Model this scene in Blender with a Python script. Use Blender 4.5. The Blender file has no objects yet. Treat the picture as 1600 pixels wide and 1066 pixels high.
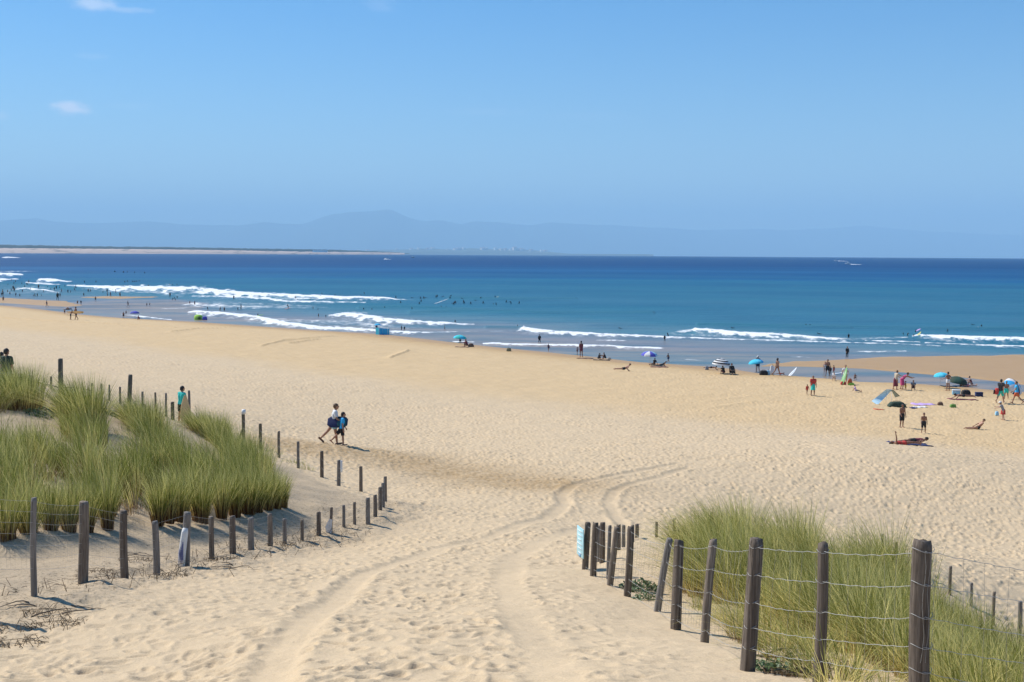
import bpy, bmesh, math, random
import numpy as np
from mathutils import Vector, Matrix

random.seed(7)
RNG = np.random.default_rng(11)
S = bpy.context.scene
COL = S.collection

# ------------------------------------------------------------------ camera
F_PX = 1900.0                 # focal length in photo pixels (photo is 1600 x 1066)
CAM_Z = 12.0                  # eye height above the sea
PITCH = math.atan2(137.6, F_PX)      # true level sits a little above the sea horizon, which dips with the earth's curve
EARTH = 6.4e6
def dip(r): return np.maximum(np.asarray(r, float), 0) ** 2 / (2 * EARTH)
ROLL = 0.0058
_F = np.array([0, math.cos(PITCH), -math.sin(PITCH)])
_R0 = np.array([1.0, 0, 0]); _U0 = np.array([0, math.sin(PITCH), math.cos(PITCH)])
_R = math.cos(ROLL) * _R0 + math.sin(ROLL) * _U0
_U = -math.sin(ROLL) * _R0 + math.cos(ROLL) * _U0
cam_data = bpy.data.cameras.new("camera")
cam = bpy.data.objects.new("camera", cam_data); COL.objects.link(cam)
cam_data.sensor_width = 36.0
cam_data.lens = F_PX / 1600 * 36
cam_data.clip_start = 0.2
cam_data.clip_end = 120000
M = Matrix.Identity(4)
for i in range(3):
    M[i][0] = _R[i]; M[i][1] = _U[i]; M[i][2] = -_F[i]
M[2][3] = CAM_Z
cam.matrix_world = M
S.camera = cam

# ------------------------------------------------------------------ world + sun
SUN_EL = math.radians(47)
SUN_AZ = math.atan2(-0.857, 0.514)          # sun ahead and to the left; shadows fall right and towards the viewer
w = bpy.data.worlds.new("World"); S.world = w; w.use_nodes = True
nt = w.node_tree; nt.nodes.clear()
wo = nt.nodes.new("ShaderNodeOutputWorld"); bg = nt.nodes.new("ShaderNodeBackground")
sky = nt.nodes.new("ShaderNodeTexSky"); sky.sky_type = 'NISHITA'; sky.sun_disc = False
sky.sun_elevation = SUN_EL; sky.sun_rotation = SUN_AZ
sky.altitude = 0; sky.air_density = 1.0; sky.dust_density = 0.0; sky.ozone_density = 3.0
bg.inputs[1].default_value = 0.092
# small fair-weather clouds, by view direction
geo = nt.nodes.new("ShaderNodeTexCoord")
def ray_dir(px, py):
    d = _F + _R * ((px - 800) / F_PX) - _U * ((py - 533) / F_PX)
    return d
clouds = [(110, 168, 34, 13, .85), (148, 6, 40, 14, .5), (190, 15, 50, 6, .25), (145, 88, 30, 6, .12), (2, 181, 14, 9, .25),
          (592, 8, 34, 12, .12), (205, 166, 45, 7, .08), (760, 175, 90, 7, .08), (930, 182, 90, 9, .05)]
noise = nt.nodes.new("ShaderNodeTexNoise"); noise.inputs['Scale'].default_value = 95; noise.inputs['Detail'].default_value = 4
mp = nt.nodes.new("ShaderNodeMapping"); mp.inputs['Scale'].default_value = (1, 1, 2.2)
nt.links.new(geo.outputs['Generated'], mp.inputs[0]); nt.links.new(mp.outputs[0], noise.inputs['Vector'])
acc = None
for (cx, cy, rx, ry, a) in clouds:
    d = ray_dir(cx, cy); d = d / np.linalg.norm(d)
    sub = nt.nodes.new("ShaderNodeVectorMath"); sub.operation = 'SUBTRACT'; sub.inputs[1].default_value = tuple(d)
    nt.links.new(geo.outputs['Generated'], sub.inputs[0])
    sc_ = nt.nodes.new("ShaderNodeVectorMath"); sc_.operation = 'MULTIPLY'
    sc_.inputs[1].default_value = (F_PX / rx, F_PX / rx, F_PX / ry)
    nt.links.new(sub.outputs[0], sc_.inputs[0])
    ln = nt.nodes.new("ShaderNodeVectorMath"); ln.operation = 'LENGTH'; nt.links.new(sc_.outputs[0], ln.inputs[0])
    ad = nt.nodes.new("ShaderNodeMath"); ad.operation = 'MULTIPLY_ADD'
    nt.links.new(noise.outputs['Fac'], ad.inputs[0]); ad.inputs[1].default_value = 1.3
    nt.links.new(ln.outputs['Value'], ad.inputs[2])
    mr = nt.nodes.new("ShaderNodeMapRange"); mr.interpolation_type = 'SMOOTHSTEP'
    mr.inputs['From Min'].default_value = 1.75; mr.inputs['From Max'].default_value = 0.75
    mr.inputs['To Min'].default_value = 0; mr.inputs['To Max'].default_value = a
    nt.links.new(ad.outputs[0], mr.inputs[0])
    if acc is None: acc = mr.outputs[0]
    else:
        mx = nt.nodes.new("ShaderNodeMath"); mx.operation = 'MAXIMUM'
        nt.links.new(acc, mx.inputs[0]); nt.links.new(mr.outputs[0], mx.inputs[1]); acc = mx.outputs[0]
skygam = nt.nodes.new("ShaderNodeHueSaturation")
skygam.inputs['Hue'].default_value = 0.506; skygam.inputs['Saturation'].default_value = 1.46; skygam.inputs['Value'].default_value = 1.0
nt.links.new(sky.outputs[0], skygam.inputs['Color'])
mix = nt.nodes.new("ShaderNodeMix"); mix.data_type = 'RGBA'
nt.links.new(acc, mix.inputs[0]); nt.links.new(skygam.outputs[0], mix.inputs[6])
mix.inputs[7].default_value = (8.2, 8.4, 9.6, 1)
nt.links.new(mix.outputs[2], bg.inputs[0]); nt.links.new(bg.outputs[0], wo.inputs[0])

sl = bpy.data.lights.new("sun", 'SUN'); sl.energy = 4.2; sl.angle = math.radians(0.53); sl.color = (1.0, 0.95, 0.87)
sun = bpy.data.objects.new("sun", sl); COL.objects.link(sun)
sd = Vector((math.sin(SUN_AZ) * math.cos(SUN_EL), math.cos(SUN_AZ) * math.cos(SUN_EL), math.sin(SUN_EL)))
sun.rotation_euler = sd.to_track_quat('Z', 'Y').to_euler(); sun.location = (-30, 30, 60)

S.view_settings.view_transform = 'Standard'; S.view_settings.look = 'None'
S.view_settings.exposure = 0.50; S.view_settings.gamma = 1.0
S.cycles.max_bounces = 6; S.cycles.volume_bounces = 1
S.cycles.use_denoising = True
try: S.cycles.denoising_input_passes = 'RGB_ALBEDO_NORMAL'
except Exception: pass

# ------------------------------------------------------------------ helpers
def tag(o, label=None, cat=None, group=None, kind=None):
    if label: o['label'] = label
    if cat: o['category'] = cat
    if group: o['group'] = group
    if kind: o['kind'] = kind
    return o
def empty(name, loc=(0, 0, 0), rz=0.0, scale=1.0):
    o = bpy.data.objects.new(name, None); COL.objects.link(o)
    o.location = loc; o.rotation_euler = (0, 0, rz); o.scale = (scale,) * 3
    o.empty_display_size = 0.2
    return o
def link_mesh(name, me, mat=None, parent=None):
    o = bpy.data.objects.new(name, me); COL.objects.link(o)
    if mat is not None:
        me.materials.clear(); me.materials.append(mat)
    if parent: o.parent = parent
    return o
def np_mesh(name, V, Q, smooth=True, attrs=None):
    """V (n,3), Q (m,k) equal-sized faces."""
    me = bpy.data.meshes.new(name)
    V = np.ascontiguousarray(V, dtype=np.float32); Q = np.ascontiguousarray(Q, dtype=np.int32)
    me.vertices.add(len(V)); me.vertices.foreach_set("co", V.ravel())
    k = Q.shape[1]
    me.loops.add(Q.size); me.loops.foreach_set("vertex_index", Q.ravel())
    me.polygons.add(len(Q))
    me.polygons.foreach_set("loop_start", np.arange(0, Q.size, k, dtype=np.int32))
    me.polygons.foreach_set("loop_total", np.full(len(Q), k, dtype=np.int32))
    me.polygons.foreach_set("use_smooth", np.full(len(Q), smooth, dtype=bool))
    for an, a in (attrs or {}).items():
        at = me.attributes.new(an, 'FLOAT', 'POINT'); at.data.foreach_set("value", np.ascontiguousarray(a, dtype=np.float32).ravel())
    me.update(calc_edges=True); me.validate()
    return me
def sstep(a, b, x):
    t = np.clip((np.asarray(x, float) - a) / (b - a), 0, 1); return t * t * (3 - 2 * t)
_LAT = np.random.default_rng(5).random((256, 256))
def vnoise(x, y, seed=0):
    x = np.asarray(x, float) + seed * 37.17; y = np.asarray(y, float) + seed * 91.7
    xi = np.floor(x).astype(int); yi = np.floor(y).astype(int)
    fx = x - xi; fy = y - yi; fx = fx * fx * (3 - 2 * fx); fy = fy * fy * (3 - 2 * fy)
    a = _LAT[xi & 255, yi & 255]; b = _LAT[(xi + 1) & 255, yi & 255]
    c = _LAT[xi & 255, (yi + 1) & 255]; d = _LAT[(xi + 1) & 255, (yi + 1) & 255]
    return (a * (1 - fx) + b * fx) * (1 - fy) + (c * (1 - fx) + d * fx) * fy
def fbm(x, y, seed=0, oct=4):
    t = 0; a = 0.5; n = 0
    for i in range(oct):
        t = t + a * vnoise(x * 2 ** i, y * 2 ** i, seed + i * 3); n += a; a *= 0.5
    return t / n
class Nodes:
    """small wrapper to write node materials compactly"""
    def __init__(self, name):
        self.m = bpy.data.materials.new(name); self.m.use_nodes = True
        self.t = self.m.node_tree; self.b = self.t.nodes["Principled BSDF"]
        self.out = self.t.nodes["Material Output"]
    def n(self, typ, **kw):
        nd = self.t.nodes.new(typ)
        for k, v in kw.items():
            if k.startswith("i_"):
                key = k[2:].replace("_", " ")
                nd.inputs[int(key) if key.isdigit() else key].default_value = v
            else: setattr(nd, k, v)
        return nd
    def l(self, a, b): self.t.links.new(a, b)
    def attr(self, name): return self.n("ShaderNodeAttribute", attribute_name=name).outputs['Fac']
    def math(self, op, a, b=None):
        nd = self.n("ShaderNodeMath", operation=op)
        for i, v in enumerate((a, b)):
            if v is None: continue
            if isinstance(v, (int, float)): nd.inputs[i].default_value = v
            else: self.l(v, nd.inputs[i])
        return nd.outputs[0]
    def noise(self, scale, detail=3, rough=.5, vec=None, dim='3D'):
        nd = self.n("ShaderNodeTexNoise", noise_dimensions=dim)
        nd.inputs['Scale'].default_value = scale; nd.inputs['Detail'].default_value = detail; nd.inputs['Roughness'].default_value = rough
        if vec is not None: self.l(vec, nd.inputs['Vector'])
        return nd.outputs['Fac']
    def pos(self): return self.n("ShaderNodeNewGeometry").outputs['Position']
    def obj(self): return self.n("ShaderNodeTexCoord").outputs['Object']
    def mapping(self, vec, scale=(1, 1, 1), rot=(0, 0, 0)):
        nd = self.n("ShaderNodeMapping"); nd.inputs['Scale'].default_value = scale; nd.inputs['Rotation'].default_value = rot
        self.l(vec, nd.inputs[0]); return nd.outputs[0]
    def mix(self, fac, a, b, blend='MIX'):
        nd = self.n("ShaderNodeMix", data_type='RGBA', blend_type=blend)
        for i, v in ((0, fac), (6, a), (7, b)):
            if isinstance(v, (int, float)): nd.inputs[i].default_value = v
            elif isinstance(v, tuple): nd.inputs[i].default_value = v if len(v) == 4 else v + (1,)
            else: self.l(v, nd.inputs[i])
        return nd.outputs[2]
    def ramp(self, fac, stops, interp='LINEAR'):
        nd = self.n("ShaderNodeValToRGB"); cr = nd.color_ramp; cr.interpolation = interp
        while len(cr.elements) > 1: cr.elements.remove(cr.elements[-1])
        cr.elements[0].position = stops[0][0]; cr.elements[0].color = tuple(stops[0][1]) + (1,)
        for p, c in stops[1:]:
            e = cr.elements.new(p); e.color = tuple(c) + (1,)
        self.l(fac, nd.inputs[0]); return nd.outputs[0]
    def rng(self, v, a, b, c=0.0, d=1.0, smooth=True):
        nd = self.n("ShaderNodeMapRange", interpolation_type='SMOOTHSTEP' if smooth else 'LINEAR')
        self.l(v, nd.inputs[0])
        for i, k in enumerate((a, b, c, d)): nd.inputs[i + 1].default_value = k
        return nd.outputs[0]
    def bump(self, h, strength=.5, dist=.02, normal=None):
        nd = self.n("ShaderNodeBump"); nd.inputs['Strength'].default_value = strength; nd.inputs['Distance'].default_value = dist
        self.l(h, nd.inputs['Height'])
        if normal is not None: self.l(normal, nd.inputs['Normal'])
        return nd.outputs[0]
    def set(self, **kw):
        for k, v in kw.items():
            key = k.replace("_", " ")
            if isinstance(v, (int, float)): self.b.inputs[key].default_value = v
            elif isinstance(v, tuple): self.b.inputs[key].default_value = v if len(v) == 4 or key in ('Normal',) else v + (1,)
            else: self.l(v, self.b.inputs[key])
        return self
_PLAIN = {}
def plain(name, col, rough=.7, var=.18, scale=9.0, **kw):
    """plain coloured material with slight mottling"""
    if name in _PLAIN: return _PLAIN[name]
    m = Nodes(name)
    n = m.noise(scale, 4, .6, m.obj())
    a = tuple(min(1, c * (1 - var)) for c in col); b = tuple(min(1, c * (1 + var)) for c in col)
    m.set(Base_Color=m.mix(n, a, b), Roughness=rough, **kw)
    _PLAIN[name] = m.m
    return m.m

# ------------------------------------------------------------------ pixel <-> place
def project(X, Y, Z):
    dx = np.asarray(X, float); dy = np.asarray(Y, float); dz = np.asarray(Z, float) - CAM_Z
    a = dx * _R[0] + dy * _R[1] + dz * _R[2]; b = dx * _U[0] + dy * _U[1] + dz * _U[2]; c = dx * _F[0] + dy * _F[1] + dz * _F[2]
    c = np.where(c > 0.05, c, np.nan)
    return 800 + F_PX * a / c, 533 - F_PX * b / c
def on_ray(px, py, Y):
    d = ray_dir(px, py); t = Y / d[1]
    return np.array([d[0] * t, Y, CAM_Z + d[2] * t])

# ------------------------------------------------------------------ terrain shape
NSEA = np.array([0.741, 0.671]); CSEA = 107.9
# the waterline read off the photograph (pixels), as small departures from a straight shore
_edge = [(-300, 462), (0, 478), (60, 485), (100, 492), (160, 497), (300, 502.5), (450, 513), (600, 522.5), (750, 540), (900, 555), (1000, 566), (1100, 572.5), (1200, 582), (1350, 590), (1450, 598), (1600, 612), (1800, 630)]
_et = []; _es = []
for a_, b_ in _edge:
    d_ = ray_dir(a_, b_); t_ = -CAM_Z / d_[2]; x_, y_ = d_[0] * t_, d_[1] * t_
    _et.append(x_ * .671 - y_ * .741); _es.append(CSEA - NSEA[0] * x_ - NSEA[1] * y_)
_o = np.argsort(_et); _et = np.array(_et)[_o]; _es = np.array(_es)[_o]
def inland(X, Y):
    s = CSEA - NSEA[0] * X - NSEA[1] * Y
    ds = np.interp(X * .671 - Y * .741, _et, _es, left=_es[0], right=_es[-1])
    return s - ds * np.exp(-np.maximum(np.abs(s) - 10, 0) / 25.0)
_ps = [-400, -150, -60, 0, 15, 35, 55, 70, 79, 86, 90, 95, 99, 108, 130, 200, 400, 45000]
_pz = [-6, -4, -1.6, 0, .38, .8, 1.6, 2.7, 3.8, 4.8, 5.5, 6.9, 8.0, 10.1, 10.8, 11.4, 12, 12]
def profile(s): return np.interp(s, _ps, _pz)
_path = [(9.7, 3.40), (12, 3.85), (15, 4.45), (18, 5.05), (21, 5.6), (25, 6.2), (30, 6.8), (37, 7.5), (45, 8.1), (52, 8.55), (60, 9.2), (70, 9.95), (80, 10.55), (95, 11.0)]
_ctl = []
for d_, h_ in _path:
    for pxx in ((500, 700, 900) if d_ < 20 else (700, 850) if d_ < 40 else (650, 850, 1100, 1400) if d_ > 50 else (720, 850, 1000)):
        _ctl.append(((pxx - 800) / F_PX * d_, d_, CAM_Z - h_))
_pix = [  # photo pixel of a point on the ground, and its distance
    (1170, 1052, 10.4), (1105, 1005, 12.3), (1057, 980, 14), (1030, 955, 15.6), (980, 935, 17.8), (910, 900, 21.6),
    (55, 935, 15), (132, 915, 17.5), (195, 905, 19), (244, 895, 20), (290, 888, 20.7), (331, 877, 22), (364, 868, 23.5), (422, 855, 25.5),
    (472, 845, 27.5), (520, 835, 28.7), (600, 794, 33.6), (564, 775, 37), (530, 762, 38.5), (503, 748, 40), (466, 735, 42), (436, 720, 43.5),
    (407, 705, 45), (380, 695, 46.5), (290, 661, 49.5), (203, 640, 45), (97, 625, 40), (188, 630, 51), (159, 618, 52), (528, 699, 50), (480, 697, 49),
    (0, 845, 22), (100, 832, 23), (280, 812, 25.5), (440, 802, 29), (480, 768, 34), (0, 715, 30), (150, 700, 33), (300, 718, 34), (410, 750, 35),
    (0, 655, 35), (60, 625, 42), (300, 675, 43), (230, 668, 40), (140, 655, 38),
    (1300, 1030, 11.5), (1130, 862, 22), (1000, 862, 23.5), (1210, 885, 21), (1390, 925, 19), (1500, 987, 17), (1600, 1043, 15.5),
    (1592, 1000, 24), (1484, 930, 26), (1378, 860, 28), (1110, 835, 32), (1025, 845, 31), (1600, 1150, 9), (1435, 1110, 8.6), (1700, 1100, 14),
    (300, 1066, 10.6), (100, 1066, 11.2), (-150, 1000, 13.5), (-150, 860, 20), (-150, 720, 30), (-150, 650, 40)]
for (a, b, d_) in _pix: _ctl.append(tuple(on_ray(a, b, d_)))
_ctl += [(0, 3, 10.1), (-6, 5, 10.0), (6, 3, 9.9), (0, -12, 10.6), (-14, -6, 10.4), (14, -6, 10.2), (2.8, 5.5, 9.4)]
for X_, Y_ in [(-30, 5), (-30, 25), (-35, 45), (-45, 65), (20, 5), (24, 15), (26, 28), (30, 40), (-25, -30), (25, -30), (0, -45), (45, -20), (-50, -10), (16, 30), (14, 38), (-60, 90)]:
    _ctl.append((X_, Y_, float(profile(inland(X_, Y_)))))
_ctl = np.array(_ctl)
def _tps(r): return np.where(r > 1e-9, r * r * np.log(np.maximum(r, 1e-9)), 0)
def _fit(C, lam=0.6):
    P = C[:, :2] / 10; n = len(P)
    r = np.linalg.norm(P[:, None] - P[None], axis=2)
    A = np.zeros((n + 3, n + 3)); A[:n, :n] = _tps(r) + lam * 0.02 * np.eye(n)
    A[:n, n] = 1; A[:n, n + 1:] = P; A[n, :n] = 1; A[n + 1:, :n] = P.T
    b = np.zeros(n + 3); b[:n] = C[:, 2]
    return P, np.linalg.solve(A, b)
_P, _W = _fit(_ctl)
def base_z(X, Y):
    X = np.asarray(X, float); Y = np.asarray(Y, float); sh = X.shape
    X = X.ravel(); Y = Y.ravel()
    s = inland(X, Y); zp = profile(s); out = zp.copy()
    k = sstep(34, 62, s) * (1 - sstep(55, 75, np.hypot(X, Y - 25)) )
    idx = np.nonzero(k > 0)[0]
    for c in range(0, len(idx), 60000):
        j = idx[c:c + 60000]; p = np.stack([X[j], Y[j]], 1) / 10
        r = np.sqrt(((p[:, None] - _P[None]) ** 2).sum(2))
        zz = _tps(r) @ _W[:len(_P)] + _W[len(_P)] + p @ _W[len(_P) + 1:]
        out[j] = out[j] * (1 - k[j]) + zz * k[j]
    return out.reshape(sh)
def at(px, py, lo=8.0, hi=600.0):
    """where the view ray of a photo pixel meets the ground (or the sea)"""
    d = ray_dir(px, py); Y = np.geomspace(lo, hi, 1500); t = Y / d[1]
    X = d[0] * t; Z = CAM_Z + d[2] * t
    g = np.maximum(base_z(X, Y), 0.0) - Z
    i = int(np.argmax(g > 0))
    if g[i] <= 0: i = len(Y) - 1
    if i == 0: return Vector((X[0], Y[0], float(Z[0])))
    f = g[i - 1] / (g[i - 1] - g[i]); y = Y[i - 1] + (Y[i] - Y[i - 1]) * f
    p = on_ray(px, py, y); return Vector(p)
def gz(x, y): return float(base_z(np.array([x]), np.array([y]))[0])
def seg_dist(X, Y, pts):
    """distance to a polyline, and the signed side"""
    D = np.full(np.shape(X), 1e9); SD = np.zeros(np.shape(X))
    for (x0, y0), (x1, y1) in zip(pts[:-1], pts[1:]):
        dx, dy = x1 - x0, y1 - y0; L = dx * dx + dy * dy + 1e-9
        t = np.clip(((X - x0) * dx + (Y - y0) * dy) / L, 0, 1)
        ex = X - x0 - t * dx; ey = Y - y0 - t * dy; d = np.hypot(ex, ey)
        sg = np.sign(dx * (Y - y0) - dy * (X - x0))
        m = d < D; D = np.where(m, d, D); SD = np.where(m, sg, SD)
    return D, SD
def in_poly(px, py, poly):
    inside = np.zeros(np.shape(px), bool); n = len(poly)
    for i in range(n):
        x0, y0 = poly[i]; x1, y1 = poly[(i + 1) % n]
        c = ((y0 > py) != (y1 > py))
        xi = (x1 - x0) * (py - y0) / ((y1 - y0) if y1 != y0 else 1e-9) + x0
        inside ^= c & (px < xi)
    return inside
def poly_soft(px, py, poly, soft):
    """1 inside, falling to 0 at the edge over `soft` photo pixels (vertical counts double)"""
    D, _ = seg_dist(px, py * 2.0, [(a, b * 2.0) for a, b in list(poly) + [poly[0]]])
    return np.where(in_poly(px, py, poly), np.clip(D / soft, 0, 1), 0.0)
# ------------------------------------------------------------------ haze (air)
def box_mesh(name, x0, x1, y0, y1, z0, z1):
    V = [(x, y, z) for x in (x0, x1) for y in (y0, y1) for z in (z0, z1)]
    Q = [(0, 1, 3, 2), (4, 6, 7, 5), (0, 4, 5, 1), (2, 3, 7, 6), (0, 2, 6, 4), (1, 5, 7, 3)]
    return np_mesh(name, V, Q, smooth=False)
HAZE = 6.3e-5
hm = bpy.data.materials.new("haze_air"); hm.use_nodes = True
hm.node_tree.nodes.clear()
_o = hm.node_tree.nodes.new("ShaderNodeOutputMaterial"); _v = hm.node_tree.nodes.new("ShaderNodeVolumePrincipled")
_v.inputs['Color'].default_value = (0.50, 0.80, 1.0, 1); _v.inputs['Density'].default_value = HAZE; _v.inputs['Anisotropy'].default_value = 0.0
hm.node_tree.links.new(_v.outputs[0], _o.inputs['Volume'])
haze = link_mesh("haze", box_mesh("haze", -62000, 62000, -62000, 62000, -330, 2100), hm)
tag(haze, kind='stuff')

# ------------------------------------------------------------------ sand sheet
def polar(angles, radii):
    A, Rr = np.meshgrid(angles, radii, indexing='ij')
    X = Rr * np.sin(A); Y = Rr * np.cos(A)
    na, nr = len(angles), len(radii)
    i = np.arange(na); j = np.arange(nr - 1)
    I, J = np.meshgrid(i, j, indexing='ij'); I2 = (I + 1) % na
    Q = np.stack([I * nr + J, I2 * nr + J, I2 * nr + J + 1, I * nr + J + 1], -1).reshape(-1, 4)[:, ::-1]
    return X, Y, Q
fine = np.radians(np.linspace(-27, 27, 1050)); rest = np.radians(np.linspace(27, 333, 74)[1:-1])
ang = np.concatenate([fine, rest])
rad = np.concatenate([np.geomspace(0.4, 6.5, 22), np.geomspace(6.6, 62, 820), np.geomspace(62.25, 330, 540), np.geomspace(340, 58000, 70)])
GX, GY, GQ = polar(ang, rad)
GZ = base_z(GX, GY) - dip(np.hypot(GX, GY)); GS = inland(GX, GY)

# a tile of trampled sand: overlapping foot hollows with soft rims (metres)
TN, TL = 1024, 15.0
def foot_tile(seed, count, size):
    r = np.random.default_rng(seed); H = np.zeros((TN, TN)); px = TL / TN
    for _ in range(count):
        cx, cy = r.random(2) * TN; a = r.random() * 6.283; L = size * r.uniform(.75, 1.35); W = L * r.uniform(.42, .7); dep = r.uniform(.028, .062) * size / .17
        n = int(L * 1.9 / px); ii = np.arange(-n, n + 1)
        U_, V_ = np.meshgrid(ii * px, ii * px, indexing='ij')
        p = (U_ * math.cos(a) + V_ * math.sin(a)) / L; q = (-U_ * math.sin(a) + V_ * math.cos(a)) / W
        q = q * (1 + .25 * p)
        e = np.sqrt(p * p + q * q)
        bowl = -dep * (1 - sstep(.45, 1.0, e)) * (1 + .5 * p) + dep * .55 * np.exp(-((e - 1.18) / .22) ** 2) * (1 - .5 * p)
        wgt = 1 - sstep(1.0, 1.6, e)
        ix = (int(cx) + ii) % TN; iy = (int(cy) + ii) % TN
        g = np.ix_(ix, iy); H[g] = H[g] * (1 - .75 * wgt) + bowl
    K = np.array([.25, .5, .25])
    for _ in range(1):
        H = .25 * np.roll(H, 1, 0) + .5 * H + .25 * np.roll(H, -1, 0); H = .25 * np.roll(H, 1, 1) + .5 * H + .25 * np.roll(H, -1, 1)
    return H - H.mean()
def samp(T, x, y):
    u = (x / TL * TN) % TN; v = (y / TL * TN) % TN
    i = np.floor(u).astype(int); j = np.floor(v).astype(int); fu = u - i; fv = v - j; i %= TN; j %= TN
    i2 = (i + 1) % TN; j2 = (j + 1) % TN
    return (T[i, j] * (1 - fu) + T[i2, j] * fu) * (1 - fv) + (T[i, j2] * (1 - fu) + T[i2, j2] * fu) * fv
T1 = foot_tile(3, 2600, .135); T2 = foot_tile(4, 1500, .15)
PX0, PY0 = project(GX, GY, GZ)
PX0 = np.nan_to_num(PX0, nan=-9e3); PY0 = np.nan_to_num(PY0, nan=9e3)
sel_near = 1 - sstep(200, 330, np.hypot(GX, GY))

# outlines on the ground, read off the photograph
def gpts(pl): return [tuple(at(a, b)[:2]) for a, b in pl]
trackA = gpts([(385, 1085), (440, 1010), (500, 950), (565, 905), (700, 858), (800, 828), (868, 806), (884, 792), (876, 776), (893, 762), (930, 749), (1000, 735), (1060, 722)])
trackB = gpts([(975, 830), (962, 812), (950, 788), (960, 772), (990, 757), (1040, 742), (1075, 731)])
trackC = gpts([(880, 1085), (845, 1010), (815, 960), (790, 920), (800, 880), (860, 840), (940, 822)])
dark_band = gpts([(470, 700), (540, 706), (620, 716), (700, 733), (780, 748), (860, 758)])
fl_front = gpts([(-200, 1010), (-60, 960), (55, 935), (132, 914), (195, 905), (244, 895), (290, 888), (331, 877), (364, 868), (422, 855), (472, 845), (520, 835), (575, 812), (604, 793)])
fl_back = gpts([(604, 793), (564, 775), (530, 762), (503, 748), (466, 735), (436, 720), (407, 705), (380, 695), (320, 675)])
dune_left = fl_front + fl_back + [(-14.0, 50.0), (-30, 56), (-60, 50), (-60, 12), (-14, 10)]
fr_front = gpts([(1435, 1150), (1280, 1095), (1170, 1052), (1105, 1005), (1057, 980), (1030, 955), (980, 935), (910, 900)])
dune_right = [(4.5, 6.5)] + fr_front + gpts([(995, 850), (1025, 846)]) + [(5.5, 31), (9, 27.5), (11.5, 23.5), (14, 14), (12, 6)]
def soft_in(poly, X, Y, w):
    D, _ = seg_dist(X, Y, poly + [poly[0]])
    return np.where(in_poly(X, Y, poly), sstep(0, w, D), 0.0)
near = (np.hypot(GX, GY) < 75) & (GY > 2)
inL = np.zeros_like(GX); inR = np.zeros_like(GX); dFL = np.full_like(GX, 99.); dFR = np.full_like(GX, 99.)
inL[near] = soft_in(dune_left, GX[near], GY[near], 1.2); inR[near] = soft_in(dune_right, GX[near], GY[near], .6)
dFL[near] = seg_dist(GX[near], GY[near], fl_front)[0]; dFR[near] = seg_dist(GX[near], GY[near], fr_front)[0]

# wind ripples and drifts everywhere, footprints where people walk
patch = fbm(GX / 3.1, GY / 3.1, 2, 3); patch2 = fbm(GX / 11, GY / 11, 9, 3)
right = sstep(-6, 16, GX - (GY - 80) * .12)
amp = np.where(GS > 45, 1.0, .22) * 1.0
amp = .16 + .84 * sstep(44, 56, GS + 6 * (patch2 - .5))
amp = np.maximum(amp, right * sstep(3, 9, GS) * .95)
amp = amp * (.72 + .5 * sstep(.3, .62, patch)) * sstep(1.5, 6, GS)
amp = amp * (1 - .93 * inL) * (1 - .9 * inR)
amp = amp * (1 - .85 * np.exp(-(dFR / 1.3) ** 2)) * (1 - .75 * np.exp(-(dFL / .9) ** 2))
ca, sa = math.cos(.7), math.sin(.7)
foot = samp(T1, GX, GY) * 1.0 + .75 * samp(T2, (GX * ca - GY * sa) * .87 + 3.3, (GX * sa + GY * ca) * .87)
TR = np.zeros_like(GX); track_mask = np.zeros_like(GX)
for tr, w_, dep in ((trackA, .23, .034), (trackB, .20, .028), (trackC, .24, .014)):
    d_, sg = seg_dist(GX[near], GY[near], tr)
    wob = w_ * (.85 + .4 * fbm(GX[near] / .9, GY[near] / .9, 17, 2))
    m_ = 1 - sstep(wob * .45, wob * 1.45, d_)
    t_ = -dep * m_ + dep * (.2 + .7 * fbm(GX[near] / .35, GY[near] / .35, 19, 2)) * np.exp(-((d_ - w_ * 1.25) / .13) ** 2)
    TR[near] += t_ * (1 + .3 * sstep(25, 45, np.hypot(GX[near], GY[near]))) * (1 - sstep(52, 64, np.hypot(GX[near], GY[near]))) * (.75 + .7 * fbm(GX[near] / 2.5, GY[near] / 2.5, 23, 2)); track_mask[near] = np.maximum(track_mask[near], m_)
amp = amp * (1 - .88 * track_mask)
drift = (fbm(GX / 1.6, GY / 1.6, 21, 4) - .5) * .16 + (fbm(GX / 6.5, GY / 6.5, 31, 3) - .5) * .35 * sstep(60, 85, GS)
# churned lip of sand along the foot of the left dune fence and wrack lines on the beach
lines = [gpts(p) for p in ([(270, 519), (310, 514), (390, 512)], [(412, 541), (445, 533), (520, 526)], [(455, 537), (500, 531)], [(612, 560), (640, 549)], [(0, 497), (90, 503), (200, 508), (270, 512)],
                           [(1105, 628), (1190, 618), (1330, 606)], [(1110, 638), (1180, 628)])]
for qi, q in enumerate(lines):
    mm = sel_near > 0
    d_, sg = seg_dist(GX, GY, q)
    drift = drift + (.22 if qi < 5 else .07) * np.exp(-(d_ / (.7 if qi < 5 else .45)) ** 2) * np.where(sg > 0, 1, .3)
sandz = GZ + sel_near * (foot * amp * (.62 + .28 * sstep(18, 45, np.hypot(GX, GY))) + TR + drift * np.clip(GS / 12, 0, 1))
# hummocks of blown sand under the marram
sandz += inL * (fbm(GX / 2.2, GY / 2.2, 41, 3) - .5) * .35 + inR * (fbm(GX / 1.8, GY / 1.8, 43, 3) - .5) * .25
sandz += np.exp(-((dFL - .35) / .75) ** 2) * ((fbm(GX / .55, GY / .55, 47, 4) - .5) * .26 + .10 * fbm(GX / 1.7, GY / 1.7, 48, 2))
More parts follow.
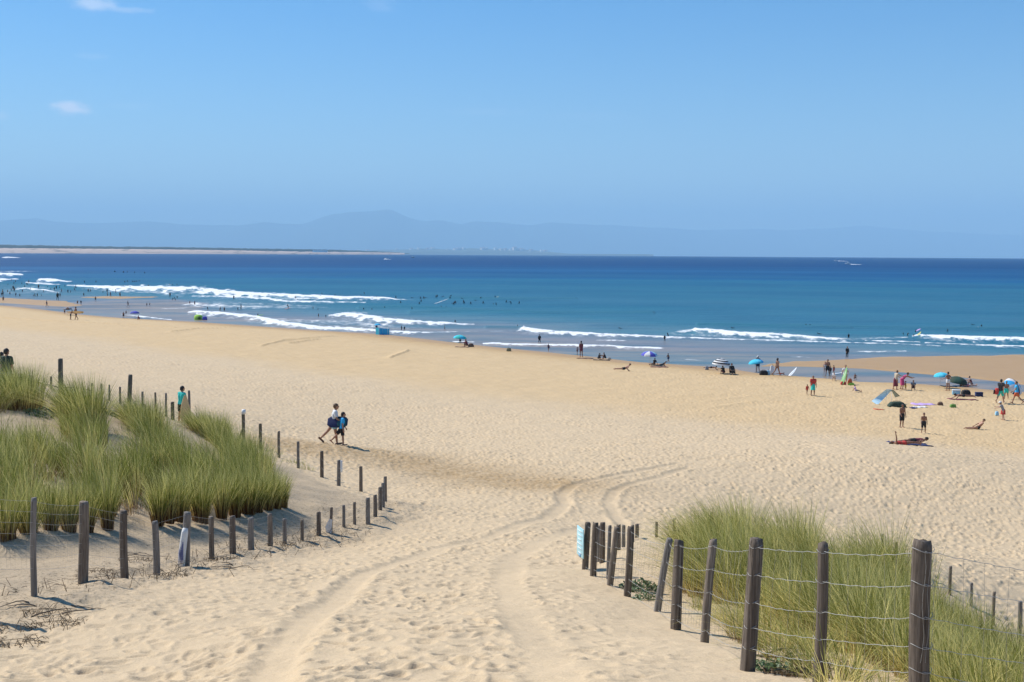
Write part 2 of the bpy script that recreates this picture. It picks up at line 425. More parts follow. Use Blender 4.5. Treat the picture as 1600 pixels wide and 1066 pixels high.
# wet bars and runnels between the tide lines (outlines projected on the sea plane)
S0 = GS < 22
bx, by = project(GX, GY, 0 * GX); bx = np.nan_to_num(bx, nan=-9e3); by = np.nan_to_num(by, nan=9e3)
bars = [[(1175, 572), (1200, 567), (1240, 562.5), (1330, 558.5), (1420, 555.5), (1600, 553), (1900, 551), (1900, 640), (1600, 603), (1500, 591), (1400, 583), (1340, 577.5), (1260, 575), (1190, 574.5)],
        [(-200, 462), (0, 463.5), (52, 466.6), (103, 468.7), (132, 477), (103, 481), (62, 479), (0, 475), (-200, 470)],
        [(80, 462.5), (144, 461.5), (206, 461.3), (268, 461.5), (268, 466.0), (186, 468.7), (148, 467.7), (103, 465.6)]]
jit = (fbm(GX / 4, GY / 9, 51, 3) - .5)
bar = np.zeros_like(GX)
for q in bars:
    bar[S0] = np.maximum(bar[S0], poly_soft(bx[S0] + jit[S0] * 26, by[S0] + jit[S0] * 2.2, q, 7.0))
runnel = np.zeros_like(GX)   # the water-filled runnel that lies landward of the bars
for q in ([(1150, 578), (1200, 575.5), (1260, 576), (1335, 579), (1352, 586), (1400, 590), (1460, 596), (1600, 609), (1600, 613), (1440, 601), (1345, 598.5), (1250, 590), (1190, 585)],):
    runnel[S0] = np.maximum(runnel[S0], poly_soft(bx[S0], by[S0] + jit[S0] * 2, q, 3.0))
wetz = -0.10 + .20 * bar + .03 * jit
seaward = sstep(2.5, -1.5, GS + jit * 5)
sandz = np.where(GS < 22, sandz * (1 - runnel) + runnel * -.05, sandz)
tidal = (GS < 6) & (GS > -75)
sandz = np.where(tidal & (bar > 0), np.maximum(sandz, wetz), sandz)
wet = np.clip(np.maximum(sstep(.16, .02, sandz + jit * .06), bar), 0, 1)
damp = sstep(12, 2, GS + 5 * (patch2 - .5)) * .8
gold = np.clip(sstep(52, 40, GS + 8 * (patch2 - .5)), 0, 1)
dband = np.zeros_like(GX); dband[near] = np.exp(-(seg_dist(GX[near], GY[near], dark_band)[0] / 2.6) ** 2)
litter = np.clip(np.exp(-(dFL / 1.1) ** 2) * 1.15 + inL * .65 + inR * .95, 0, 1.15)
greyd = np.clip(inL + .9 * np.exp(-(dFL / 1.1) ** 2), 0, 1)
GV = np.stack([GX.ravel(), GY.ravel(), sandz.ravel()], 1)
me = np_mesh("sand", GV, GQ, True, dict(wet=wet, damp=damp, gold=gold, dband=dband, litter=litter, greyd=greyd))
# close the hub under the viewer
m = Nodes("beach_sand")
p = m.pos()
fine_n = m.noise(55, 3, .65, p); mid_n = m.noise(3.2, 4, .6, p); big_n = m.noise(.35, 4, .6, p); speck = m.noise(26, 2, .5, p)
dry = m.mix(mid_n, (.555, .425, .265), (.62, .475, .305))
dry = m.mix(m.attr('gold'), dry, m.mix(big_n, (.57, .41, .225), (.63, .46, .26)))
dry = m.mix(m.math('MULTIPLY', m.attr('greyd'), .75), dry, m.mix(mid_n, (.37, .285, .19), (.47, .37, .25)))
dry = m.mix(m.math('MULTIPLY', m.attr('damp'), .7), dry, (.45, .30, .14))
dry = m.mix(m.math('MULTIPLY', m.attr('dband'), m.rng(mid_n, .3, .6, .35, .85)), dry, (.36, .245, .125))  # damp, churned tan band, with the slope break's shading put into the colour
grain = m.rng(fine_n, .25, .75, .88, 1.1)
dry = m.mix(1.0, dry, grain, 'MULTIPLY')
lit_n = m.math('MULTIPLY', m.rng(m.noise(17, 5, .75, p), .53, .62), m.attr('litter'))
dry = m.mix(m.math('MULTIPLY', lit_n, .8), dry, (.10, .075, .045))
dot = m.rng(m.noise(9, 2, .5, p), .765, .79)
dry = m.mix(m.math('MULTIPLY', dot, .6), dry, (.10, .075, .05))
col = m.mix(m.attr('wet'), dry, m.mix(big_n, (.41, .255, .115), (.48, .31, .15)))
hgt = m.math('ADD', m.math('ADD', m.math('MULTIPLY', mid_n, 1.0), m.math('MULTIPLY', m.noise(9, 3, .6, p), .45)), m.math('MULTIPLY', fine_n, .16))
m.set(Base_Color=col, Roughness=m.rng(m.attr('wet'), 0, 1, .95, .5), Specular_IOR_Level=m.rng(m.attr('wet'), 0, 1, .15, .14),
      Normal=m.bump(hgt, .5, .06))
SAND = m.m
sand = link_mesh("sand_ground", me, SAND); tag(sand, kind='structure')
hub = np_mesh("sand_hub", [(0, 0, float(sandz[:, 0].mean()))] + [tuple(v) for v in GV.reshape(len(ang), len(rad), 3)[:, 0]],
              [(0, 1 + i, 1 + (i + 1) % len(ang)) for i in range(len(ang))][::1])
bm = bmesh.new(); bm.from_mesh(hub); bmesh.ops.recalc_face_normals(bm, faces=bm.faces); bm.to_mesh(hub); bm.free()
# join the hub into the sheet
hub_o = link_mesh("sand_hub", hub, SAND); hub_o.parent = sand

# exact height of the finished sheet (for standing things on it)
def ground(x, y):
    r = math.hypot(x, y); a = math.atan2(x, y)
    if abs(a) > math.radians(27) or r < 6.6 or r > 330: return gz(x, y)
    fa = (a - fine[0]) / (fine[1] - fine[0]); i = min(int(fa), len(fine) - 2); fa -= i
    j = int(np.searchsorted(rad, r)) - 1; fr = (r - rad[j]) / (rad[j + 1] - rad[j])
    z = sandz
    return float((z[i, j] * (1 - fa) + z[i + 1, j] * fa) * (1 - fr) + (z[i, j + 1] * (1 - fa) + z[i + 1, j + 1] * fa) * fr)
def place(px, py):
    """point on the finished ground (or the water) seen at a photo pixel"""
    v = at(px, py); v.z = max(ground(v.x, v.y), 0.0); return v

# ------------------------------------------------------------------ sea
e_rows = np.concatenate([np.arange(240, 5.0, -.32), np.geomspace(5, .40, 110)[1:]])
srad = CAM_Z * F_PX / e_rows
sang = np.concatenate([np.radians(np.linspace(-27, 27, 860)), np.radians(np.linspace(27, 333, 74)[1:-1])])
SX, SY, SQ = polar(sang, srad)
sx, sy = project(SX, SY, 0 * SX); sx = np.nan_to_num(sx, nan=-9e3); sy = np.nan_to_num(sy, nan=9e3)
SS = inland(SX, SY)
# breaking and spent waves: (x, y, half height, strength) along each crest as seen in the photograph
crests = [
    [(104, 445.7, 1.2, .9), (175, 450.6, 3.2, 1), (262, 452.2, 5, 1), (330, 456.5, 5, 1), (374, 460, 4.2, 1), (430, 463, 3.4, 1), (512, 466, 3.2, 1), (606, 467, 2.2, 1), (622, 468, 1.2, .7), (650, 468.5, .8, .3)],
    [(56, 439, 1, .6), (66, 436.6, 2.6, 1), (80, 437.2, 2.2, 1), (113, 439.6, .8, .6)],
    [(-60, 427, 2, 1), (0, 428.5, 2.4, 1), (20, 429, 1.6, 1), (38, 430, .6, .6)],
    [(-60, 437, 3, .9), (0, 437.5, 2.6, .9), (16, 437, 1.6, .8), (30, 436, .8, .5)],
    [(25, 452, .9, .6), (40, 450.6, 1.3, .9), (70, 453.5, 1.2, 1), (92, 457.4, .7, .6)],
    [(40, 441.6, 1.1, .8), (70, 442.6, 1.1, .8), (94, 444, .7, .5)],
    [(2, 402, .5, .5), (10, 401.8, .9, 1), (20, 402, .7, .9), (34, 402.3, .4, .3)],
    [(-20, 424, .5, .4), (20, 423.8, .6, .5), (60, 423.8, .5, .3)],
    [(286, 476.5, .8, .4), (300, 475.8, 2.5, .75), (340, 478, 3.2, .5), (420, 480.5, 2.6, .45), (512, 481.3, .8, .3)],
    [(292, 489, 1.2, .8), (305, 488.3, 2.8, 1), (342, 491, 2.6, 1), (385, 495, 3.2, 1), (420, 502, 3.6, 1), (450, 507, 3.4, 1), (500, 512.6, 2.8, 1), (587, 517, 1.9, 1), (640, 519.6, 1.7, 1), (670, 519.5, 1, .6), (760, 518, .8, .35), (870, 517.5, .6, .2)],
    [(300, 463.5, .9, .5), (380, 465.5, 1.2, .7), (420, 468, 1.3, .8), (448, 472.3, 1.6, .9), (470, 472.2, 1.6, .9), (520, 473, 1, .8), (572, 473.4, .8, .6)],
    [(512, 494.5, 1.6, .7), (535, 493.8, 3.6, .9), (565, 497, 5, 1), (600, 501.5, 4.2, 1), (660, 505, 2.8, 1), (700, 506, 2.2, .9), (720, 507, 1.4, .8), (742, 507, .7, .4)],
    [(430, 499, 2, .25), (500, 504, 4.5, .34), (570, 509, 5, .36), (640, 513, 2, .3)],
    [(806, 518, .8, .4), (818, 515.2, 2.8, 1), (826, 516.3, 3.0, 1), (850, 519, 2.8, 1), (900, 522, 2.3, 1), (960, 525, 1.9, .95), (1040, 527, 1.3, .8), (1110, 529.5, .9, .7), (1200, 532, .9, .75), (1320, 535.6, .9, .7), (1400, 537.5, .8, .6), (1470, 541, .9, .5)],
    [(1042, 521, 1.5, .35), (1060, 519, 2, .45), (1082, 516.5, 1.6, .8), (1088, 518, 3.0, 1), (1120, 521, 3.4, 1), (1180, 524.5, 3.2, 1), (1240, 527.6, 2.8, 1), (1290, 530, 2, .9), (1330, 531, 2.4, .4), (1420, 528.5, 1, .5)],
    [(1424, 527.5, .8, .6), (1434, 526.4, 1.7, 1), (1470, 529, 2.7, 1), (1530, 532, 3.2, 1), (1600, 534.2, 3.2, 1), (1700, 537, 3.2, 1)],
    [(1352, 532.7, .8, .7), (1390, 533.6, .9, .8), (1437, 535, .8, .6)],
    [(1446, 536, .7, .6), (1517, 539, .8, .6), (1549, 540.3, .9, .9), (1600, 542.2, 1, .9), (1700, 544, 1, .8)],
    [(1338, 549.3, .5, .4), (1350, 549.5, .8, .7), (1372, 549.8, .7, .6), (1388, 549.2, .7, .6), (1416, 549, .6, .5)],
    [(754, 537, .9, .8), (770, 536.8, 1.5, 1), (800, 538.4, 1.5, .9), (850, 539.4, 1.3, .9), (900, 540.2, 1.6, .8), (950, 541.5, 1.5, .8), (985, 543.6, 1.2, .95), (1030, 544.2, .9, .9), (1040, 544.6, .4, .3)],
    [(932, 532, .5, .5), (955, 532.3, .9, .7), (980, 532.8, .6, .5)],
    [(706, 534, .7, .7), (722, 534.2, .9, .8), (742, 534.6, .6, .5)],
    [(190, 491.8, .5, .5), (205, 493, .9, .9), (235, 496.4, .7, .8), (268, 499.6, .6, .6)],
    [(240, 482, .6, .3), (275, 482.5, 1.2, .45), (300, 481, .6, .3)],
    [(1045, 563, .5, .3), (1075, 562, .7, .45), (1100, 563.5, .5, .3)], [(1225, 558, .4, .35), (1250, 558.3, .6, .5), (1275, 559, .4, .3)],
]
foam = np.zeros_like(SX); wave = np.zeros_like(SX)
rag = fbm(sx / 9, sy / 2.0, 61, 3) - .5; rag2 = fbm(sx / 34, sy / 30, 71, 3) - .5
for c in crests:
    c = np.array(c); x0, x1 = c[0, 0], c[-1, 0]
    mk = (sx > x0) & (sx < x1) & (np.abs(sy - 480) < 120)
    xx = sx[mk]; yc = np.interp(xx, c[:, 0], c[:, 1]); hw = np.interp(xx, c[:, 0], c[:, 2]); st = np.interp(xx, c[:, 0], c[:, 3])
    dy = sy[mk] - yc + rag2[mk] * hw * .8
    hwr = hw * (1 + 3.0 * rag[mk])
    f_ = (1 - sstep(.25, 1.5, np.abs(dy) / np.maximum(hwr, .25))) * st
    trail = np.where(dy > 0, np.exp(-dy / (hw * 2.6 + .6)), 0) * .50 * st
    foam[mk] = np.maximum(foam[mk], np.maximum(f_, trail))
    hz = np.minimum(hw * .11, .55) * st                       # the foam front stands up as a low wall of water
    wave[mk] = np.maximum(wave[mk], hz * np.exp(-((dy) / (hw * 1.2 + .4)) ** 2))
# thin milky wash drawn out over the shallows
for pl, st in (([(270, 471), (330, 468), (450, 472), (520, 478), (520, 484), (420, 486), (300, 484), (275, 479)], .34), ([(395, 492), (470, 497), (540, 500), (640, 508), (700, 509), (660, 515), (560, 513), (470, 508), (410, 500)], .42), ([(0, 445), (60, 443), (110, 452), (90, 462), (0, 462)], .3), ([(110, 447), (262, 453), (400, 462), (600, 468), (600, 471), (450, 473), (330, 466), (180, 460), (110, 452)], .42), ([(285, 486), (420, 497), (420, 503), (350, 494), (285, 491)], .4),
               ([(820, 519), (950, 526), (1040, 529), (1180, 531), (1180, 534), (1000, 532), (850, 524)], .32), ([(1040, 519), (1085, 519), (1200, 528), (1330, 533), (1420, 531), (1420, 537), (1200, 535), (1050, 526)], .36), ([(1400, 531), (1600, 538), (1600, 548), (1450, 540)], .34), ([(730, 538), (1030, 545), (1030, 548), (760, 541)], .3)):
    foam = np.maximum(foam, poly_soft(sx, sy, pl, 8.0) * st)
foam = foam * (.55 + .9 * np.clip(fbm(sx / 4.5, sy / 1.3, 63, 3) * 1.25 - .1, 0, 1))
# low swell lines behind the breakers
sdist = np.hypot(SX, SY)
swell = .16 * np.sin(-SS / 9.5 + 5 * fbm(SX / 60, SY / 60, 81, 2)) * sstep(-30, -70, SS) * (1 - sstep(500, 1500, sdist))
wall = np.zeros_like(SX)
for (pl, wd) in (([(640, 489), (720, 486), (860, 489), (1020, 488)], 2.2), ([(560, 482), (640, 480), (760, 486)], 2.0), ([(700, 465), (800, 468), (900, 467)], 1.6), ([(1240, 508), (1330, 510), (1420, 512), (1600, 513)], 2.4), ([(1090, 508), (1260, 510), (1330, 512)], 2.0), ([(760, 512), (818, 513)], 2)):
    D_, _ = seg_dist(sx, sy, pl); wall = np.maximum(wall, np.exp(-(D_ / wd) ** 2))
pool = np.zeros_like(SX)
for pl in ([(110, 470), (200, 466), (275, 466), (330, 474), (300, 498), (200, 497), (110, 490)], [(740, 541), (1040, 547), (1300, 553), (1330, 575), (1200, 580), (1000, 565), (850, 550)]):
    pool = np.maximum(pool, poly_soft(sx, sy, pl, 8.0))
depth_cut = 1 - .9 * pool
SZ = wave + swell + .28 * wall
SZ = SZ * sstep(4, -12, SS) - dip(sdist)
depth = sstep(0, -90, SS + 14 * (fbm(SX / 26, SY / 26, 91, 3) - .5))      # 0 at the edge, 1 where the bottom no longer shows
far = np.clip(np.log(sdist / 200) / math.log(2500 / 200) + .30 * (fbm(SX / 900, np.log(sdist) * 9, 95, 4) - .5), 0, 1)
me = np_mesh("sea", np.stack([SX.ravel(), SY.ravel(), SZ.ravel()], 1), SQ, True, dict(foam=foam, depth=depth * depth_cut, far=far, swall=wall))
m = Nodes("sea_water")
p = m.pos()
vec1 = m.mapping(p, (.9, .9, 1), (0, 0, .3)); vec2 = m.mapping(p, (.05, .16, 1), (0, 0, .0)); vec3 = m.mapping(p, (.0014, .010, 1), (0, 0, .03))
n1 = m.noise(.9, 4, .6, vec1); n2 = m.noise(1.0, 4, .6, vec2); n3 = m.noise(1.0, 4, .55, vec3)
shal = m.mix(n2, (.17, .17, .16), (.24, .215, .18))
deep = m.mix(m.rng(n3, .3, .7), (.002, .028, .105), (.006, .070, .17))
wc = m.ramp(m.attr('depth'), [(0, (.30, .23, .17)), (.12, (.24, .205, .19)), (.35, (.10, .175, .20)), (.7, (.010, .125, .175)), (1, (.008, .110, .175))])
wc = m.mix(m.math('MULTIPLY', m.rng(n2, .42, .66), .6), wc, (.006, .075, .125))
wc = m.mix(m.math('MULTIPLY', m.rng(m.noise(1.0, 4, .6, m.mapping(p, (.012, .05, 1), (0, 0, .1))), .45, .65), .35), wc, (.02, .17, .21))
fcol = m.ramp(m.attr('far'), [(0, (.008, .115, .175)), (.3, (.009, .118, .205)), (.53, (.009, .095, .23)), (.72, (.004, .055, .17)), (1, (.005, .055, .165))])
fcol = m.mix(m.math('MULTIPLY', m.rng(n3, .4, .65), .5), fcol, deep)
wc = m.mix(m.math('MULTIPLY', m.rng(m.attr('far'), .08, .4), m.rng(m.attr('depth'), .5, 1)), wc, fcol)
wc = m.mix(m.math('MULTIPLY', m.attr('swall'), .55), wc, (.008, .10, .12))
fn = m.noise(1.0, 6, .75, m.mapping(p, (.35, .12, 1)))
fmask = m.rng(m.math('ADD', m.attr('foam'), m.math('MULTIPLY', m.math('SUBTRACT', fn, .5), 1.1)), .22, .85)
fmask = m.math('MULTIPLY', fmask, m.rng(m.attr('foam'), .03, .2))
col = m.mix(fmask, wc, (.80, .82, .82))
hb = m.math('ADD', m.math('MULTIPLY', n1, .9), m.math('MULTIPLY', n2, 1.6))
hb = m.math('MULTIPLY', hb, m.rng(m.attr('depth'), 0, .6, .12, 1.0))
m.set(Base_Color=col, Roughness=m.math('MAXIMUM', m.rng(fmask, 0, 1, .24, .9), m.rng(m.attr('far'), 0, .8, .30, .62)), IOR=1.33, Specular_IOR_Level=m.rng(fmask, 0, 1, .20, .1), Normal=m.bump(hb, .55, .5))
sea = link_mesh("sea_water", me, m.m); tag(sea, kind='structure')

# ------------------------------------------------------------------ far mountains and the low shore across the bay
ridge = [(-400, 352), (-200, 345), (0, 347), (30, 343), (58, 341), (80, 346), (130, 349), (230, 346), (280, 350), (330, 352), (380, 352), (405, 348), (440, 350), (470, 350), (490, 345), (505, 339), (520, 335), (545, 331.5), (580, 330), (605, 327), (612, 327.5), (622, 333), (640, 341), (665, 346), (690, 344), (720, 350), (775, 346.5), (800, 350), (830, 352), (860, 347), (900, 350), (960, 352), (1030, 356), (1100, 360), (1180, 358), (1230, 360), (1300, 357), (1350, 352), (1400, 358), (1480, 364), (1600, 368), (1800, 372), (2000, 376)]
def mountain(name, pts, D, depth_m, seed, mat, rough_m):
    P = np.array(pts, float); xs = np.linspace(P[0, 0], P[-1, 0], 420); ys = np.interp(xs, P[:, 0], P[:, 1])
    ys = ys + (fbm(xs / 18, xs * 0, seed, 4) - .5) * 2.2
    Dx = D * np.interp(xs, [600, 900, 1300, 1600], [1.0, 1.12, 1.32, 1.38]) if name == 'mountains' else np.full_like(xs, D)
    prof = np.array([(-1.0, -.02), (-.8, .18), (-.55, .42), (-.3, .7), (-.12, .9), (0, 1.0), (.2, .8), (.6, .4), (1, -.02)])
    V = []
    for t_, k in prof:
        for x, y, D in zip(xs, ys, Dx):
            Y = D + t_ * depth_m; H = on_ray(x, y, D); X = H[0]
            z = max(H[2], 5) * k
            if 0 < k < 1: z *= 1 + .35 * (vnoise(X / 900, Y / 900, seed) - .5)
            V.append((X, Y, z if k > 0 else -250))
    n = len(xs); Q = [(i * n + j, i * n + j + 1, (i + 1) * n + j + 1, (i + 1) * n + j) for i in range(len(prof) - 1) for j in range(n - 1)]
    o = link_mesh(name, np_mesh(name, V, Q), mat); tag(o, kind='structure'); return o
mm = Nodes("far_hillside"); pn = mm.noise(.0012, 5, .6, mm.pos())
mm.set(Base_Color=mm.mix(pn, (.045, .07, .035), (.11, .12, .07)), Roughness=1.0)
mountain("mountains", ridge, 39000, 5000, 3, mm.m, 200)
# low wooded rise under the town
rise = [(560, 392), (620, 390), (660, 388.5), (700, 390), (740, 388), (780, 389.5), (830, 391), (860, 393.5), (900, 397), (960, 399.6), (1010, 401)]
mountain("hills", rise, 20300, 1260, 5, mm.m, 40)

def strip(name, pts_px, Ds, cross, mat, seed, jag=0.0, kind='structure'):
    """a long low body following the far shore; cross = [(offset m away from us, fraction of the height)]"""
    P = np.array(pts_px, float); xs = np.linspace(P[0, 0], P[-1, 0], 700)
    y0 = np.interp(xs, P[:, 0], P[:, 1]); D = np.interp(xs, P[:, 0], Ds)
    if jag: y0 = y0 + (fbm(xs / 5, xs * 0, seed, 4) - .5) * jag
    V = []
    for off, k in cross:
        for x, y, d in zip(xs, y0, D):
            H = on_ray(x, y, d); Y = d + off
            V.append((H[0] * Y / d, Y, max(H[2], 1.0) * k if k > 0 else -14.0))
    n = len(xs); Q = [(i * n + j, i * n + j + 1, (i + 1) * n + j + 1, (i + 1) * n + j) for i in range(len(cross) - 1) for j in range(n - 1)]
    o = link_mesh(name, np_mesh(name, V, Q), mat); tag(o, kind=kind); return o
dm = Nodes("far_dune_sand"); v_ = dm.mapping(dm.pos(), (.02, .004, .12)); pn = dm.noise(1, 5, .65, v_)
dm.set(Base_Color=dm.mix(dm.rng(pn, .52, .68), (.60, .44, .33), (.16, .13, .09)), Roughness=1)
strip("far_shore", [(-400, 387), (0, 387.6), (120, 388.6), (250, 389.6), (380, 391.6), (470, 393.2), (560, 394.2), (632, 395.4)], [5200, 5600, 5900, 6300, 6900, 7500, 8200, 9000],
      [(-60, 0), (-20, .12), (60, .75), (110, 1.0), (260, .9), (600, .5)], dm.m, 3, .9)
fm = Nodes("far_pine_wood"); pn = fm.noise(.02, 4, .6, fm.pos())
fm.set(Base_Color=fm.mix(pn, (.018, .032, .022), (.05, .065, .035)), Roughness=1)
strip("far_pine_forest", [(-400, 383), (0, 382.6), (60, 383.4), (130, 385), (250, 386), (380, 388), (520, 390.2), (610, 393.5), (640, 396)], [5700, 6100, 6200, 6400, 6800, 7400, 8300, 9000, 9300],
      [(-90, .2), (-70, .8), (-40, 1.0), (200, 1.0), (500, .4)], fm.m, 9, 1.6, kind='stuff')
# ------------------------------------------------------------------ mesh bits
class MB:
    """collects shapes (world or local metres) and links them as ONE mesh object"""
    def __init__(self): self.v = []; self.f = []; self.mi = []
    def add(self, V, Fc, mi=0):
        b = len(self.v); self.v += [tuple(map(float, q)) for q in V]; self.f += [tuple(b + i for i in fc) for fc in Fc]; self.mi += [mi] * len(Fc)
    def tube(self, pts, r, n=6, cap=True, mi=0, squash=1.0):
        pts = [Vector(p) for p in pts]; k = len(pts); rs = r if hasattr(r, '__len__') else [r] * k
        V = []; ref = None
        for i, p in enumerate(pts):
            t = (pts[min(i + 1, k - 1)] - pts[max(i - 1, 0)])
            t = t.normalized() if t.length > 1e-9 else Vector((0, 0, 1))
            if ref is None:
                ref = t.cross(Vector((0, 0, 1)) if abs(t.z) < .9 else Vector((1, 0, 0))).normalized()
            ref = (ref - t * ref.dot(t)).normalized(); bi = t.cross(ref)
            for j in range(n):
                a = 2 * math.pi * j / n
                V.append(p + ref * math.cos(a) * rs[i] + bi * math.sin(a) * rs[i] * squash)
        Fc = [(i * n + j, i * n + (j + 1) % n, (i + 1) * n + (j + 1) % n, (i + 1) * n + j) for i in range(k - 1) for j in range(n)]
        if cap:
            Fc.append(tuple(range(n - 1, -1, -1))); Fc.append(tuple((k - 1) * n + j for j in range(n)))
        self.add(V, Fc, mi)
    def ball(self, c, r, nu=10, nv=7, mi=0, rot=None):
        c = Vector(c); r = r if hasattr(r, '__len__') else (r, r, r)
        V = []; q = lambda v: c + (rot @ v if rot is not None else v)
        V.append(q(Vector((0, 0, r[2]))))
        for i in range(1, nv):
            th = math.pi * i / nv
            for j in range(nu):
                ph = 2 * math.pi * j / nu
                V.append(q(Vector((r[0] * math.sin(th) * math.cos(ph), r[1] * math.sin(th) * math.sin(ph), r[2] * math.cos(th)))))
        V.append(q(Vector((0, 0, -r[2])))); L = len(V) - 1
        Fc = [(0, 1 + j, 1 + (j + 1) % nu) for j in range(nu)]
        for i in range(nv - 2):
            a = 1 + i * nu; b = a + nu
            Fc += [(a + j, b + j, b + (j + 1) % nu, a + (j + 1) % nu) for j in range(nu)]
        a = 1 + (nv - 2) * nu; Fc += [(a + j, L, a + (j + 1) % nu) for j in range(nu)]
        self.add(V, Fc, mi)
    def box(self, c, s, rot=None, mi=0, bev=0.0):
        bm = bmesh.new(); bmesh.ops.create_cube(bm, size=1)
        for v in bm.verts: v.co = Vector((v.co.x * s[0], v.co.y * s[1], v.co.z * s[2]))
        if bev: bmesh.ops.bevel(bm, geom=bm.edges[:], offset=bev, segments=2, affect='EDGES', profile=.5)
        for v in bm.verts: v.co = (rot @ v.co if rot is not None else v.co) + Vector(c)
        bm.verts.index_update(); self.add([v.co for v in bm.verts], [[v.index for v in f.verts] for f in bm.faces], mi); bm.free()
    def build(self, name, mats, parent=None, smooth=True, origin=None, local=False):
        """shapes are in world metres unless local; with a parent they are stored relative to it"""
        o0 = Vector(origin) if origin is not None else (Vector(parent.location) if parent is not None and not local else Vector((0, 0, 0)))
        if parent is not None and parent.parent is not None and not local and origin is None:
            q = parent.parent; o0 = o0 + q.location
        me = bpy.data.meshes.new(name)
        me.from_pydata([Vector(v) - o0 for v in self.v], [], self.f)
        me.polygons.foreach_set("use_smooth", [smooth] * len(self.f))
        mats = mats if isinstance(mats, (list, tuple)) else [mats]
        for mt in mats: me.materials.append(mt)
        if len(mats) > 1: me.polygons.foreach_set("material_index", self.mi)
        me.update()
        o = bpy.data.objects.new(name, me); COL.objects.link(o)
        if parent is not None: o.parent = parent
        elif origin is not None: o.location = origin
        return o

# ------------------------------------------------------------------ weathered timber
def wood(name, dark, light, grain=1.0):
    m = Nodes(name); o = m.pos()
    v = m.mapping(o, (38, 38, 1.6)); g = m.noise(1.0, 5, .7, v); g2 = m.noise(7, 3, .6, o); cr = m.rng(m.noise(1.0, 3, .8, m.mapping(o, (70, 70, 1.1))), .60, .68)
    c = m.mix(m.rng(g, .3, .7), dark, light); c = m.mix(m.math('MULTIPLY', g2, .5), c, tuple(x * .55 for x in dark))
    c = m.mix(m.math('MULTIPLY', cr, .8 * grain), c, (.012, .010, .009))
    m.set(Base_Color=c, Roughness=.9, Specular_IOR_Level=.2, Normal=m.bump(m.math('SUBTRACT', g, m.math('MULTIPLY', cr, .8)), .7, .01))
    return m.m
WOOD = wood("weathered_post_wood", (.13, .105, .082), (.33, .275, .225))
WOODG = wood("grey_post_wood", (.16, .145, .13), (.33, .30, .27))
WOODD = wood("dark_post_wood", (.095, .075, .060), (.25, .205, .165))
m = Nodes("galvanised_wire"); nn = m.noise(30, 3, .6, m.pos())
m.set(Base_Color=m.mix(m.rng(nn, .60, .72), (.42, .42, .40), (.20, .10, .055)), Metallic=.35, Roughness=.55); WIRE = m.m
m = Nodes("thin_wire"); m.set(Base_Color=(.30, .28, .25), Metallic=.3, Roughness=.6); WIRET = m.m
WHITE = plain("white_plastic", (.80, .80, .78), .5, .06)

def stake(base, height, width, lean=(0, 0), sunk=.35, seed=0, square=False, n=12, top_cut=.0):
    """a split or round timber stake standing at base (world); returns an MB"""
    r = random.Random(seed); b = MB(); V = []; R0 = width / 2
    ks = [0, .12, .3, .5, .7, .86, .97, 1.0]; H = height + sunk
    prof = [1.0 + r.uniform(-.07, .07) for _ in range(n)]; bend = r.uniform(-.012, .012) * height; tw = r.uniform(-.3, .3)
    for i, k in enumerate(ks):
        z = -sunk + H * k; u = z / height
        tap = 1.05 - .10 * max(0, u); tap *= (.9 if i == len(ks) - 1 else 1)
        for j in range(n):
            a = 2 * math.pi * (j + .5) / n + tw * k + (0.4 if square else 0)
            rr = R0 * tap * prof[j] * (1 + r.uniform(-.02, .02))
            if square: rr *= min(1.32, .98 / max(abs(math.cos(a - .4)), abs(math.sin(a - .4))))
            zt = z + (r.uniform(-.5, .5) * .02 + top_cut * math.cos(a) * R0 if i == len(ks) - 1 else 0)
            V.append((base[0] + lean[0] * u + bend * math.sin(math.pi * max(0, u)) + rr * math.cos(a), base[1] + lean[1] * u + rr * math.sin(a), base[2] + zt))
    L = len(ks)
    Fc = [(i * n + j, i * n + (j + 1) % n, (i + 1) * n + (j + 1) % n, (i + 1) * n + j) for i in range(L - 1) for j in range(n)]
    Fc.append(tuple((L - 1) * n + j for j in range(n)))
    b.add(V, Fc); return b
